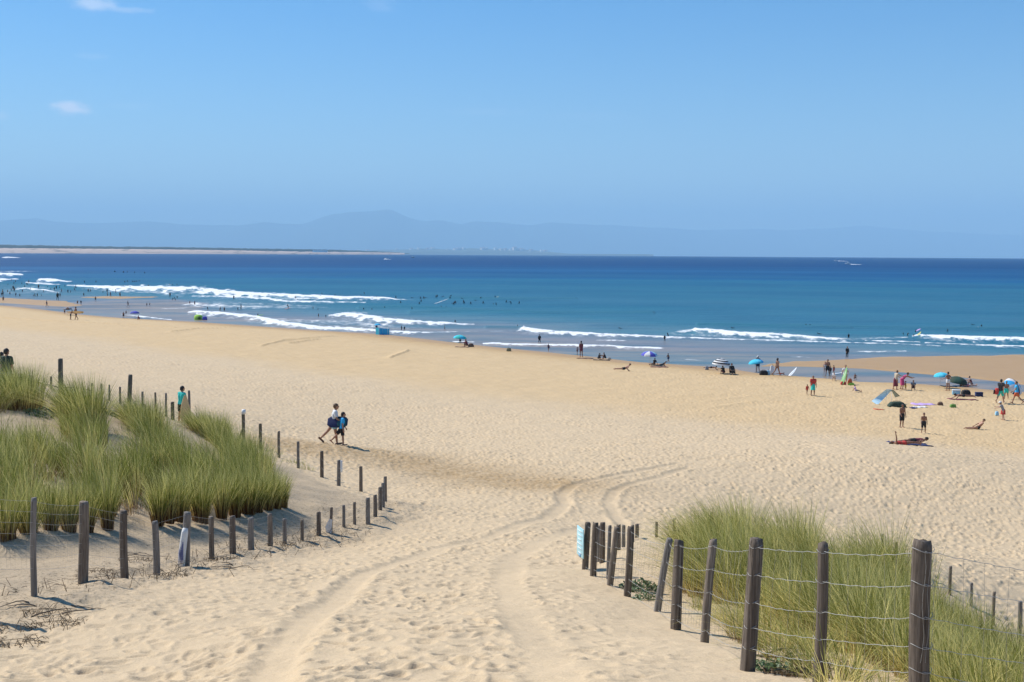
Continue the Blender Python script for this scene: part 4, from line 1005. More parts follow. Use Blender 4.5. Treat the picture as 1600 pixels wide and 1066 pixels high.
def bake_pending():
    dg = bpy.context.evaluated_depsgraph_get()
    for o, extra in _pending:
        me = bpy.data.meshes.new_from_object(o.evaluated_get(dg)); mats = [s for s in o.data.materials]
        o.modifiers.clear(); old = o.data; o.data = me
        if not me.materials:
            for q in mats: me.materials.append(q)
        if extra and extra.v:
            bm = bmesh.new(); bm.from_mesh(me); vs = [bm.verts.new(v) for v in extra.v]
            for f in extra.f:
                try: bm.faces.new([vs[i] for i in f]).smooth = True
                except ValueError: pass
            bm.to_mesh(me); bm.free()
        bpy.data.meshes.remove(old)
    _pending.clear()

def skeleton(H, lean=3, legs=((4, 4, 3), (-4, 2, 3)), arms=((5, 8, 10), (-3, 8, 10)), head=0, hk=1.0, turn=0, girth=1.0, foot=82):
    """joint positions of a figure facing +y; angles in degrees. leg = (forward swing, knee bend, spread); arm = (forward swing, away from body, elbow bend)"""
    r = math.radians; J = {}; lean_ = r(lean)
    P = Vector((0, 0, .52 * H)); T = Vector((0, math.sin(lean_), math.cos(lean_)))
    J['pelvis'] = P; J['chest'] = P + T * .22 * H; J['neck'] = P + T * .305 * H
    hd = lean_ * .6 + r(head); D = Vector((0, math.sin(hd), math.cos(hd)))
    J['head'] = J['neck'] + T * .03 * H + D * .075 * H * hk; J['hd'] = D
    for s, nm, lg, ar in ((1, 'r', legs[0], arms[0]), (-1, 'l', legs[1], arms[1])):
        hip = P + Vector((s * .052 * H, 0, -.01 * H)); a, k, sp = map(r, lg)
        d1 = Vector((s * math.sin(sp), math.sin(a) * math.cos(sp), -math.cos(a) * math.cos(sp)))
        a2 = a - k; d2 = Vector((s * math.sin(sp) * .8, math.sin(a2), -math.cos(a2)))
        kn = hip + d1 * .245 * H; an = kn + d2 * .235 * H; f3 = a2 + r(foot); ft = an + Vector((0, math.sin(f3), -math.cos(f3))) * .115 * H
        J['hip' + nm] = hip; J['knee' + nm] = kn; J['ankle' + nm] = an; J['toe' + nm] = ft; J['heel' + nm] = an - Vector((0, math.sin(f3), -math.cos(f3))) * .03 * H + d2 * .022 * H
        sh = J['neck'] + Vector((s * .105 * H * girth, 0, 0)) - T * .025 * H; fw, ab, eb = map(r, ar); fw += lean_ * .3
        e1 = Vector((s * math.sin(ab), math.sin(fw) * math.cos(ab), -math.cos(fw) * math.cos(ab))); fw2 = fw + eb
        e2 = Vector((s * math.sin(ab) * .5, math.sin(fw2), -math.cos(fw2))).normalized()
        J['sh' + nm] = sh; J['el' + nm] = sh + e1 * .165 * H; J['wr' + nm] = J['el' + nm] + e2 * .145 * H; J['hand' + nm] = J['wr' + nm] + e2 * .05 * H; J['e2' + nm] = e2
    return J
def cone(b, p, q, r0, r1, n=10, round_=True, squash=1.0):
    b.tube([p, Vector(p).lerp(Vector(q), .5), q], [r0, (r0 + r1) / 2, r1], n, squash=squash)
    if round_: b.ball(p, r0, n, 6); b.ball(q, r1, n, 6)
def body_mb(J, H, g=1.0, hk=1.0, female=False, bare=True):
    b = MB(); up = lambda v: v
    for s in (-1, 1):
        x = Vector((s * .045 * H * g, 0, 0)); xs = Vector((s * .050 * H * g, 0, 0)); xw = Vector((s * .032 * H * g, 0, 0))
        mid = J['pelvis'].lerp(J['chest'], .5)
        cone(b, J['pelvis'] + x, mid + xw, .068 * H * g, .055 * H * g); cone(b, mid + xw, J['chest'] + xs, .055 * H * g, .062 * H * g); cone(b, J['chest'] + xs, J['neck'] + xs * .9 - Vector((0, 0, .028 * H)), .062 * H * g, .045 * H * g)
    for nm in 'rl':
        cone(b, J['hip' + nm], J['knee' + nm], .056 * H * g, .034 * H * g); 
        cf = J['knee' + nm].lerp(J['ankle' + nm], .3); cone(b, J['knee' + nm], cf, .033 * H * g, .034 * H * g); cone(b, cf, J['ankle' + nm], .034 * H * g, .021 * H * g)
        cone(b, J['heel' + nm], J['toe' + nm], .023 * H, .017 * H)
        cone(b, J['neck'] - Vector((0, 0, .03 * H)), J['sh' + nm], .04 * H * g, .036 * H * g)
        cone(b, J['sh' + nm], J['el' + nm], .035 * H * g, .024 * H * g); cone(b, J['el' + nm], J['wr' + nm], .025 * H * g, .017 * H * g)
        cone(b, J['wr' + nm], J['hand' + nm], .018 * H, .020 * H, squash=.8)
    cone(b, J['neck'] - Vector((0, 0, .02 * H)), J['head'], .030 * H, .030 * H)
    rot = J['hd'].to_track_quat('Z', 'Y').to_matrix(); rot = Matrix.Rotation(0, 3, 'Z')
    hc = J['head']; b.ball(hc + Vector((0, 0, .012 * H * hk)), (.047 * H * hk, .058 * H * hk, .060 * H * hk), 14, 9)
    b.ball(hc + Vector((0, .016 * H * hk, -.028 * H * hk)), (.036 * H * hk, .042 * H * hk, .040 * H * hk), 12, 8)
    b.ball(hc + Vector((0, .061 * H * hk, -.008 * H * hk)), (.009 * H * hk, .014 * H * hk, .014 * H * hk), 8, 6)
    for s in (-1, 1): b.ball(hc + Vector((s * .048 * H * hk, -.004 * H * hk, -.006 * H * hk)), (.007 * H * hk, .013 * H * hk, .019 * H * hk), 8, 6)
    if female:
        for s in (-1, 1): b.ball(J['chest'] + Vector((s * .045 * H, .045 * H, .015 * H)), .034 * H)
    return b
def fingers_mb(J, H):
    b = MB()
    for nm, s in (('r', 1), ('l', -1)):
        e = J['e2' + nm]; side = e.cross(Vector((1, 0, 0))); side = side.normalized() if side.length > .1 else Vector((0, 1, 0)); palm = Vector((-s, 0, 0)); palm = (palm - e * palm.dot(e)).normalized(); side = e.cross(palm).normalized(); side = side if side.y > 0 else -side
        c = J['hand' + nm]
        for i, (o, L) in enumerate(((.016, .040), (.006, .046), (-.005, .043), (-.015, .034))):
            p0 = c + side * o * H + e * .008 * H; p1 = p0 + (e * .9 + palm * .15) * L * H * .45; p2 = p1 + (e * .75 + palm * .6) * L * H * .32; p3 = p2 + (e * .5 + palm * .85) * L * H * .25
            b.tube([p0, p1, p2, p3], [.0062 * H, .0056 * H, .005 * H, .0038 * H], 6)
        p0 = c + side * .016 * H - e * .016 * H; p1 = p0 + (side * .8 + e * .6 + palm * .3) * .020 * H; p2 = p1 + (e * .9 + side * .25 + palm * .35) * .018 * H
        b.tube([p0, p1, p2], [.0072 * H, .0062 * H, .0045 * H], 6)
    return b
def xform(b, R, dz):
    b.v = [tuple(R @ Vector(v) + Vector((0, 0, dz))) for v in b.v]; return b
POSES = dict(
    stand=dict(), stand2=dict(legs=((7, 8, 6), (-6, 3, 5)), arms=((14, 12, 30), (-6, 12, 18))),
    walk=dict(lean=5, legs=((22, 6, 2), (-24, 22, 2)), arms=((-22, 7, 15), (22, 7, 28))),
    walkbig=dict(lean=6, legs=((12, 4, 2), (-34, 18, 2)), arms=((10, 10, 60), (-20, 8, 20))),
    carry=dict(lean=4, legs=((16, 5, 3), (-18, 14, 3)), arms=((8, 22, 35), (15, 10, 40))),
    hips=dict(legs=((3, 2, 8), (-3, 2, 8)), arms=((-10, 40, 75), (-10, 40, 75))),
    bend=dict(lean=62, legs=((12, 22, 4), (2, 14, 4)), arms=((55, 6, 10), (45, 6, 12)), head=15),
    reach=dict(lean=20, legs=((8, 12, 4), (-6, 6, 4)), arms=((55, 8, 20), (40, 8, 25)), head=25),
    sit=dict(lean=-14, legs=((84, 12, 8), (88, 18, 8)), arms=((-28, 14, 5), (-28, 14, 5)), head=10),
    sitknees=dict(lean=22, legs=((122, 122, 6), (118, 118, 6)), arms=((58, 6, 25), (58, 6, 25)), head=5),
    chair=dict(lean=-18, legs=((95, 80, 5), (92, 76, 5)), arms=((25, 12, 45), (25, 12, 45))),
    supine=dict(foot=60, lean=0, legs=((8, 14, 5), (2, 4, 5)), arms=((0, 16, 10), (4, 16, 10)), R=Matrix.Rotation(math.radians(90), 3, 'X')),
    supinearm=dict(foot=60, lean=0, legs=((10, 20, 5), (2, 4, 5)), arms=((92, 6, 10), (4, 16, 10)), R=Matrix.Rotation(math.radians(90), 3, 'X')),
    prone=dict(foot=14, lean=0, legs=((-2, 0, 6), (2, 0, 6)), arms=((128, 40, 20), (128, 40, 20)), head=-25, R=Matrix.Rotation(math.radians(-88), 3, 'X')),
    elbows=dict(foot=14, lean=-26, legs=((0, 0, 5), (0, 3, 5)), arms=((62, 12, 82), (62, 12, 82)), head=-38, R=Matrix.Rotation(math.radians(-88), 3, 'X')),
    cobra=dict(foot=14, lean=-48, legs=((0, 0, 4), (0, 2, 4)), arms=((36, 10, 6), (36, 10, 6)), head=-30, R=Matrix.Rotation(math.radians(-88), 3, 'X')),
    paddle=dict(foot=14, lean=-12, legs=((0, 0, 4), (0, 3, 4)), arms=((120, 16, 20), (30, 20, 20)), head=-40, R=Matrix.Rotation(math.radians(-88), 3, 'X')),
    straddle=dict(lean=8, legs=((62, 70, 28), (62, 70, 28)), arms=((35, 10, 30), (35, 10, 30))),
    shelter=dict(lean=0, legs=((5, 3, 5), (-5, 3, 5)), arms=((150, 15, 10), (10, 10, 10))),
)
def person(label, loc, H, rz, pose='stand', skin=SKIN, hair=HAIRD, wear=(), hk=1.0, girth=1.0, female=False, detail=False, hairlen=0.0, hat=None, group=None, vox=None, over=None, shoes=None, sink=0.0, cat='person'):
    """one figure: the body is one continuous mesh (top level); hair and clothes are its children"""
    ps = dict(POSES[pose]); ps.update(over or {}); R = ps.pop('R', None) or Matrix.Identity(3)
    J = skeleton(H, hk=hk, girth=girth, **ps); b = body_mb(J, H, girth, hk, female); fm_ = fingers_mb(J, H)
    zs = min((R @ Vector(v)).z for v in b.v); xform(b, R, -zs); xform(fm_, R, -zs); off = R @ J['pelvis'] if 'R' in POSES[pose] else Vector((0, 0, 0))
    def shift(mb): mb.v = [(x - off.x, y - off.y, z) for x, y, z in mb.v]
    shift(b); shift(fm_); vox = vox or (.0105 if detail else .017)
    o = b.build('person', skin, None, local=True); o.location = (loc[0], loc[1], loc[2] - sink); o.rotation_euler = (0, 0, math.radians(rz)); tag(o, label, cat, group)
    solid(o, vox * H / 1.6, fm_)
    def part(nm, mb, mat, vx=None, remesh=True):
        xform(mb, R, -zs); shift(mb); c = mb.build(nm, mat, None, local=True); c.parent = o
        if remesh: solid(c, (vx or vox) * H / 1.6, None, 2)
        return c
    if hair is not None:
        hb = MB(); hc = J['head']; k = H * hk
        hb.ball(hc + Vector((0, -.010 * k, .022 * k)), (.053 * k, .058 * k, .056 * k), 14, 9); hb.ball(hc + Vector((0, -.028 * k, -.004 * k)), (.050 * k, .042 * k, .050 * k), 12, 8)
        if hair in (HAIRL, HAIRB) and detail:
            rr = random.Random(3)
            for i in range(26):
                d = Vector((rr.gauss(0, 1), rr.gauss(-.4, 1), rr.gauss(.5, .8))).normalized(); hb.ball(hc + Vector((0, -.012 * k, .016 * k)) + Vector((d.x * .05 * k, d.y * .052 * k, d.z * .05 * k)), .014 * k, 7, 5)
        if hairlen: hb.tube([hc + Vector((0, -.045 * k, .0)), hc + Vector((0, -.055 * k, -.05 * k)), hc + Vector((0, -.05 * k, -.05 * k - hairlen * k))], [.045 * k, .04 * k, .02 * k], 9)
        part('hair', hb, hair)
    if hat is not None:
        hb = MB(); hc = J['head']; k = H * hk
        hb.tube([hc + Vector((0, 0, .030 * k)), hc + Vector((0, 0, .034 * k))], [.098 * k, .098 * k], 16); hb.tube([hc + Vector((0, 0, .03 * k)), hc + Vector((0, 0, .078 * k)), hc + Vector((0, 0, .088 * k))], [.058 * k, .052 * k, .03 * k], 14); part('hat', hb, hat, remesh=False)
    if detail:
        hc = J['head']; k = H * hk
        for s in (-1, 1):
            eb = MB(); eb.ball(hc + Vector((s * .019 * k, .0535 * k, .006 * k)), .0062 * k, 8, 6); part('eye', eb, EYE, remesh=False)
        eb = MB(); eb.ball(hc + Vector((0, .056 * k, -.036 * k)), (.015 * k, .006 * k, .004 * k), 8, 6); part('mouth', eb, LIP, remesh=False)
    if shoes is not None:
        for nm in 'rl':
            sb = MB(); cone(sb, J['heel' + nm], J['toe' + nm], .028 * H, .024 * H); part('shoe', sb, shoes)
    e = .012 * H
    for it in wear:
        kind, mat = it[0], it[1]; f = it[2] if len(it) > 2 else None; cb = MB(); g = girth
        if kind in ('shorts', 'trousers', 'briefs'):
            f = f if f is not None else dict(shorts=.72, trousers=1.0, briefs=.16)[kind]
            for s in (-1, 1):
                x = Vector((s * .045 * H * g, 0, 0)); cone(cb, J['pelvis'] + x - Vector((0, 0, .01 * H)), J['pelvis'].lerp(J['chest'], .22) + x * .85, .068 * H * g + e * .8, .060 * H * g + e * .7, round_=True)
            for nm in 'rl':
                A = J['hip' + nm]; B = A.lerp(J['knee' + nm], min(f, 1)); cone(cb, A, B, .060 * H * g + e * (1 if kind != 'briefs' else .4), (.056 - .022 * min(f, 1)) * H * g + e * (1.5 if kind != 'briefs' else .4), round_=False); cb.ball(A, .060 * H * g + e * .5)
                if kind == 'trousers': cone(cb, J['knee' + nm], J['knee' + nm].lerp(J['ankle' + nm], .9), .040 * H * g + e * .6, .028 * H * g + e * .6, round_=False); cb.ball(J['knee' + nm], .040 * H * g + e * .6)
        elif kind in ('shirt', 'wetsuit', 'vest', 'swimsuit', 'top'):
            f = f if f is not None else dict(shirt=.6, wetsuit=1.7, vest=.0, swimsuit=0, top=0)[kind]; lo = dict(shirt=-.05, wetsuit=-.25, vest=0, swimsuit=-.35, top=.62)[kind]; ee = e * dict(shirt=1.0, wetsuit=.45, vest=.7, swimsuit=.5, top=.5)[kind]
            for s in (-1, 1):
                xs = Vector((s * .050 * H * g, 0, 0)); x = Vector((s * .043 * H * g, 0, 0)); xw = Vector((s * .034 * H * g, 0, 0)); A = J['pelvis'].lerp(J['chest'], lo); Mi = J['pelvis'].lerp(J['chest'], max(.5, lo))
                if lo < .5: cone(cb, A + x, Mi + xw, .068 * H * g + ee, .056 * H * g + ee, round_=kind in ('swimsuit', 'wetsuit'))
                cone(cb, (Mi if lo < .5 else A) + (xw if lo < .5 else xs), J['chest'] + xs, .057 * H * g + ee, .062 * H * g + ee); 
                if kind in ('shirt', 'wetsuit', 'vest'): cone(cb, J['chest'] + xs, J['neck'] + xs * .9 - Vector((0, 0, .03 * H)), .062 * H * g + ee, .046 * H * g + ee)
            for nm in 'rl':
                if f > 0:
                    cone(cb, J['neck'] - Vector((0, 0, .032 * H)), J['sh' + nm], .038 * H * g + ee, .037 * H * g + ee); B = J['sh' + nm].lerp(J['el' + nm], min(f, 1)); cone(cb, J['sh' + nm], B, .036 * H * g + ee, .028 * H * g + ee * 1.3, round_=False)
                    if f > 1: cone(cb, J['el' + nm], J['el' + nm].lerp(J['wr' + nm], min(1, f - 1)), .026 * H * g + ee, .022 * H * g + ee, round_=True)
                if kind == 'wetsuit':
                    cone(cb, J['hip' + nm], J['knee' + nm], .057 * H * g + ee, .035 * H * g + ee); cone(cb, J['knee' + nm], J['knee' + nm].lerp(J['ankle' + nm], .92), .035 * H * g + ee, .024 * H * g + ee)
        elif kind in ('skirt', 'dress'):
            f = f if f is not None else .8; top = J['chest'] if kind == 'dress' else J['pelvis'].lerp(J['chest'], .25); mid = (J['kneer'] + J['kneel']) / 2; hip = J['pelvis']; low = hip.lerp(mid, f)
            cb.tube([top + Vector((0, 0, .02 * H)), hip.lerp(top, .5), hip, hip.lerp(low, .5), low], [.098 * H * g, .092 * H * g, .118 * H * g, .125 * H * g, .135 * H * g], 16, squash=.82)
            if kind == 'dress':
                for nm in 'rl': cone(cb, J['chest'] + Vector(((1 if nm == 'r' else -1) * .05 * H, 0, 0)), J['sh' + nm] * .6 + J['neck'] * .4, .066 * H, .042 * H)
        part(dict(top='bikini_top', briefs='swim_briefs', vest='vest_top').get(kind, kind), cb, mat)
    return o
def stand(label, px, py, hpx, rz, pose='stand', **kw):
    v = place(px, py); return person(label, v, hpx * v.y / F_PX / (.98 if pose != 'bend' else .72), rz, pose, **kw)
def rest(label, px, py, H, rz, pose, **kw):
    return person(label, place(px, py), H, rz, pose, **kw)

# ------------------------------------------------------------------ beach things
def board_mb(L, W, T, n=18, nose=.75, flat=False):
    """a surfboard lying along +y, centred; outline of a real board with a pointed nose and rounded tail"""
    b = MB(); V = []; rows = []
    for i in range(n + 1):
        t = i / n; y = (t - .5) * L
        wv = (math.sin(math.pi * min(1, t ** .62 * .98 + .02)) ** .62 if not flat else min(1, (1 - abs(2 * t - 1) ** 6) ** .5)) * W / 2
        wv = max(wv, W * (.04 if not flat else .28)); rk = .05 * L * (abs(2 * t - 1) ** 3) * (1.0 if t > .5 else .4) * (0 if flat else 1); th = T * (.35 + .65 * math.sin(math.pi * min(.97, max(.03, t))))
        r0 = len(V)
        for a in range(10):
            an = 2 * math.pi * a / 10; V.append((wv * math.cos(an), y, rk + th * .5 * math.sin(an)))
        rows.append(r0)
    Fc = [(rows[i] + a, rows[i] + (a + 1) % 10, rows[i + 1] + (a + 1) % 10, rows[i + 1] + a) for i in range(n) for a in range(10)]
    Fc += [tuple(rows[0] + a for a in range(9, -1, -1)), tuple(rows[-1] + a for a in range(10))]
    b.add(V, Fc); return b
def rot3(rx, ry, rz): return (Matrix.Rotation(math.radians(rz), 3, 'Z') @ Matrix.Rotation(math.radians(ry), 3, 'Y') @ Matrix.Rotation(math.radians(rx), 3, 'X'))
def board(label, loc, L, W, T, R, mat, name='surfboard', stripe=None, fins=True, flat=False, group=None):
    t = empty(name, loc); tag(t, label, 'surfboard' if name == 'surfboard' else 'bodyboard', group); b = board_mb(L, W, T, flat=flat); b.v = [tuple(R @ Vector(v)) for v in b.v]; b.build('deck', mat, t, local=True)
    if stripe is not None:
        s = MB(); s.box((0, 0, T * .5 + .002), (W * .10 if not flat else W * .8, L * (.8 if not flat else .45), .006)); s.v = [tuple(R @ (Vector(v) + Vector((0, L * .22 if flat else 0, 0)))) for v in s.v]; s.build('stripe' if not flat else 'deck_patch', stripe, t, local=True)
    if fins and not flat:
        for x in (-.5, 0, .5):
            f = MB(); f.add([(x * W * .5 - .006, -L * .44, -T * .3), (x * W * .5 - .006, -L * .38, -T * .3), (x * W * .5 - .006, -L * .45, -T * .3 - .11), (x * W * .5 + .006, -L * .44, -T * .3), (x * W * .5 + .006, -L * .38, -T * .3), (x * W * .5 + .006, -L * .45, -T * .3 - .11)], [(0, 1, 2), (5, 4, 3), (0, 3, 4, 1), (1, 4, 5, 2), (2, 5, 3, 0)]); f.v = [tuple(R @ Vector(v)) for v in f.v]; f.build('fin', BLACK, t, local=True, smooth=False)
    return t
POLE = plain('parasol_pole', (.55, .55, .54), .4, .05)
def parasol(label, px, py_top, wpx, base, mats, style='gores', tilt=(0, 0), flatk=.42, valance=True, d=None):
    """beach umbrella: canopy centre px / top py_top, width in photo pixels, standing at base pixel"""
    v = place(*base); k = v.y / F_PX; Rr = wpx * k / 2; Hh = Rr * flatk * 2 * .62
    topz = on_ray(px, py_top, v.y)[2]; topx = on_ray(px, py_top, v.y)[0]
    t = empty('beach_umbrella', v); tag(t, label, 'umbrella'); R = rot3(tilt[0], tilt[1], 0)
    b = MB(); n = 8; sub = 3; rings = 7; V = []; F_ = []; mi = []; apex = Vector((topx - v.x, 0, topz - v.z))
    def pnt(i, a):
        u = i / rings; q = a / sub; f = abs((q % 1) - .5) * 2; sag = 1 - .07 * (1 - f * f) * u
        r_ = Rr * math.sin(u * math.pi * .5) * sag; z = -Hh * (1 - math.cos(u * math.pi * .5)) ** .9 - (.0)
        an = 2 * math.pi * q / n; return apex + R @ Vector((r_ * math.cos(an), r_ * math.sin(an), z))
    N = n * sub
    for lay, off in ((0, 0), (1, -.012)):
        base_i = len(V)
        for i in range(rings + 1):
            for a in range(N): V.append(pnt(i, a) + Vector((0, 0, off)))
        for i in range(rings):
            for a in range(N):
                q = (base_i + i * N + a, base_i + (i + 1) * N + a, base_i + (i + 1) * N + (a + 1) % N, base_i + i * N + (a + 1) % N); F_.append(q if lay == 0 else q[::-1]); mi.append((a // sub) % len(mats) if style == 'gores' else (i % len(mats)))
    b.v = [tuple(q) for q in V]; b.f = F_; b.mi = mi; c = b.build('canopy', mats, t, local=True)
    p = MB(); bot = Vector((0, 0, -.25)); p.tube([bot, apex + R @ Vector((0, 0, .08))], [.016, .016], 8); p.build('pole', POLE, t, local=True)
    r_ = MB()
    for j in range(n):
        ed = pnt(rings, j * sub) - Vector((0, 0, .02)); hub_ = apex + R @ Vector((0, 0, -Hh * .9)); r_.tube([ed, apex + (ed - apex) * .5 + Vector((0, 0, .02))], [.006, .006], 4); 
    r_.build('ribs', POLE, t, local=True)
    tp = MB(); tp.ball(apex + R @ Vector((0, 0, .09)), .03); tp.build('finial', POLE, t, local=True)
    return t
def towel(label, px, py, wpx, hm, mat, rz=0, name='beach_towel', stripe=None):
    v = place(px, py); L = wpx * v.y / F_PX; b = MB(); nx, ny = 12, 6; V = []
    for lay in (0, 1):
        for i in range(nx + 1):
            for j in range(ny + 1):
                x = (i / nx - .5) * L; y = (j / ny - .5) * hm; q = Matrix.Rotation(math.radians(rz), 3, 'Z') @ Vector((x, y, 0)); z = ground(v.x + q.x, v.y + q.y) - v.z
                V.append((q.x, q.y, z + (.035 if lay else .0) + .02 * math.sin(i * 1.3 + j)))
    m1 = (nx + 1) * (ny + 1); F_ = []
    for i in range(nx):
        for j in range(ny):
            a = i * (ny + 1) + j; q = (a, a + ny + 1, a + ny + 2, a + 1); F_.append(tuple(m1 + k for k in q)); F_.append(q[::-1])
    rim = [i * (ny + 1) for i in range(nx + 1)] + [nx * (ny + 1) + j for j in range(1, ny + 1)] + [i * (ny + 1) + ny for i in range(nx - 1, -1, -1)] + [j for j in range(ny - 1, 0, -1)]
    for a, c in zip(rim, rim[1:] + rim[:1]): F_.append((a, c, m1 + c, m1 + a))
    b.add(V, F_); o = b.build(name, mat, None, local=True); o.location = v; tag(o, label, 'towel'); return o
def bag(label, px, py, wpx, hpx, mat, name='beach_bag', dep=.6, strap=None, lump=0, cat='bag'):
    v = place(px, py); k = v.y / F_PX; W, Hh = wpx * k, hpx * k; D = W * dep
    t = empty(name, v); tag(t, label, cat); bm = bmesh.new(); bmesh.ops.create_cube(bm, size=1); bmesh.ops.subdivide_edges(bm, edges=bm.edges[:], cuts=4, use_grid_fill=True); r = random.Random(int(px * 7 + py))
    for q in bm.verts:
        c = q.co; s_ = 1 - .22 * max(0, c.z + .5) * (1 if lump == 0 else 1.9); l_ = (c.x ** 2 + c.y ** 2 + c.z ** 2) ** .5; f = .62 / max(l_, .3); f = .55 + .45 * f
        q.co = Vector((c.x * W * s_ * f * 1.1 + r.uniform(-1, 1) * .03 * W, c.y * D * s_ * f * 1.1, (c.z * f + .46) * Hh * 1.05 + r.uniform(-1, 1) * .035 * Hh * (c.z > 0)))
    me = bpy.data.meshes.new('body'); bm.to_mesh(me); bm.free(); me.polygons.foreach_set("use_smooth", [True] * len(me.polygons)); me.materials.append(mat); o = bpy.data.objects.new('body', me); COL.objects.link(o); o.parent = t
    h = MB(); h.tube([(-W * .25, 0, Hh * .9), (-W * .2, 0, Hh * 1.12), (0, 0, Hh * 1.2), (W * .2, 0, Hh * 1.12), (W * .25, 0, Hh * .9)], [.012] * 5, 5); h.build('handle', strap or BLACK, t, local=True); return t
def cooler(label, px, py, wpx, hpx, mat, lid):
    v = place(px, py); k = v.y / F_PX; W, Hh = wpx * k, hpx * k; D = W * .6; t = empty('cool_box', v); tag(t, label, 'cool box'); R = rot3(0, 0, random.uniform(-15, 15))
    b = MB(); b.box((0, 0, Hh * .39), (W, D, Hh * .78), R, bev=.03 * W); b.build('body', mat, t, local=True)
    b = MB(); b.box((0, 0, Hh * .89), (W * 1.05, D * 1.05, Hh * .2), R, bev=.03 * W); b.build('lid', lid, t, local=True)
    b = MB(); b.tube([R @ Vector(p) for p in ((-W * .5, -D * .3, Hh * .7), (-W * .45, -D * .55, Hh * .62), (W * .45, -D * .55, Hh * .62), (W * .5, -D * .3, Hh * .7))], [.012] * 4, 5); b.build('handle', lid, t, local=True); return t

# --- the three large figures by the path and the two heads on the dune
v = place(522, 697.5); kid1 = person('curly-haired child in white shirt striding right with a navy bodyboard under the arm', v, 64.5 * v.y / F_PX, -76, 'walkbig', SKIN, HAIRB, (('shorts', LBLUE, .5), ('shirt', WHITEC, .75)), detail=True, hk=1.05, shoes=BROWN,
                                     over=dict(legs=((10, 4, 2), (-38, 8, 2)), arms=((10, 16, 50), (5, 16, 45)), head=12))
k = v.y / F_PX; c = Vector(on_ray(527.5, 659.5, v.y - .22))
board('navy and teal bodyboard under the arm of the curly-haired child', c, .86, .50, .06, rot3(0, 62, -97), NAVY, 'bodyboard', cloth('dark_teal', (.015, .10, .13)), flat=True)
v = place(534, 700); person('small child in bright blue shirt and black shorts walking beside a taller child', v, 51.5 * v.y / F_PX, -72, 'walk', SKIN, HAIRD, (('shorts', BLACK, .85), ('shirt', BLUE, .7)), detail=True, hk=1.16,
                            over=dict(legs=((6, 3, 2), (-36, 10, 2)), arms=((-8, 8, 14), (12, 9, 18)), head=14))
v = place(284, 661); person('boy in turquoise rash shirt standing behind a tan board at the dune edge', v, 57.5 * v.y / F_PX, -38, 'stand', SKIN, HAIRD, (('shorts', BLACK, .8), ('shirt', TEALC, .9)), detail=True, hk=1.1, over=dict(arms=((10, 10, 18), (8, 10, 14)), head=14))
k = v.y / F_PX; c = Vector(on_ray(289.5, 639.5, v.y - .42))
board('tan skimboard stood on end in front of the boy in turquoise', c, 45 * k, 15.5 * k, .035, rot3(84, 0, 12), TAN, 'surfboard', fins=False)
for (px, top, d, H, lab, wr, hr) in [(9, 545.5, 46.0, 1.72, 'person in dark green shirt, head and shoulders above the upper left tuft', DGREEN, HAIRD), (1.0, 551, 46.6, 1.6, 'person in grey cut by the left frame edge, head just above the tuft', GREY, HAIRD)]:
    t_ = on_ray(px, top, d); z = ground(t_[0], d); hh = t_[2] - z
    if hh > 1.25: person(lab, (t_[0], d, t_[2] - min(hh, 1.9)), min(hh, 1.9), -20, 'stand', SKIN, hr, (('trousers', GREY), ('shirt', wr, .8)), detail=True)
    else: person(lab, (t_[0], d, t_[2] - .84 * H * .62 * 1.0 - .30), H, -20, 'sitknees', SKIN, hr, (('trousers', GREY), ('shirt', wr, .8)), detail=True)
    print('head', lab[:20], hh)

# --- figures on the beach, right to left
stand('shirtless man in dark shorts standing nearest the camera on the right beach', 1409, 668, 36, 195, 'stand2', skin=SKIND, wear=(('shorts', BLACK, .95),))
stand('shirtless boy in dark knee-length shorts beside the shirtless man', 1443, 676.5, 31, 170, 'stand2', skin=SKIND, wear=(('shorts', BLACK, 1.0),), hk=1.1)
towel('navy blue towel under two dark sunbathers lying nearest the camera', 1421, 693.5, 58, 1.9, NAVY)
rest('sunbather on navy towel raising one arm straight up', 1413, 695, 1.65, -92, 'supinearm', skin=SKIND, hair=HAIRD, wear=(('briefs', REDC), ('top', REDC)))
rest('sunbather in black lying face down on the navy towel', 1429, 692, 1.65, -88, 'prone', skin=SKIND, hair=HAIRD, wear=(('shorts', BLACK), ('vest', MAROON)), over=dict(arms=((4, 14, 6), (4, 14, 6))))
rest('sunbather propped up on straight arms alone on the sand at far right', 1528, 671, 1.5, -86, 'cobra', skin=SKIN, hair=HAIRB, wear=(('briefs', BLACK),))
stand('toddler in grey top, white hat and red skirt at far right', 1567, 656, 28, 60, 'reach', skin=SKINP, wear=(('skirt', REDC, .9), ('shirt', GREY)), hat=WHITEC, hk=1.2)
bag('small light blue bucket beside the toddler in white hat', 1557.5, 650, 5, 6, LBLUE, 'bucket', .95, cat='bucket')
stand('man in dark top carrying a red backpack at the right edge', 1563, 630, 37, -45, 'walk', skin=SKIN, wear=(('shorts', TEALC, .9), ('shirt', BLACK)))
v = place(1563, 630); k = v.y / F_PX; t = empty('backpack', Vector(on_ray(1557.5, 611.5, v.y - .06))); tag(t, 'bulky red and black backpack on the man at the right edge', 'backpack')
b = MB(); b.box((0, 0, 0), (.30, .26, .52), rot3(0, 6, -40), bev=.09); b.build('main_pack', REDC, t, local=True); b = MB(); b.box((-.16, .08, -.06), (.10, .24, .36), rot3(0, 6, -40), bev=.04); b.build('pocket', BLACK, t, local=True)
stand('person in teal shorts hugging a dark board, behind the backpack', 1572, 624, 28, 150, 'carry', skin=SKIND, wear=(('shorts', TEALC),))
v = place(1576, 623); board('dark grey bodyboard leaning on a person at the right edge', Vector(on_ray(1577, 604, v.y)), .95, .45, .06, rot3(60, 0, -60), GREY, 'bodyboard', flat=True)
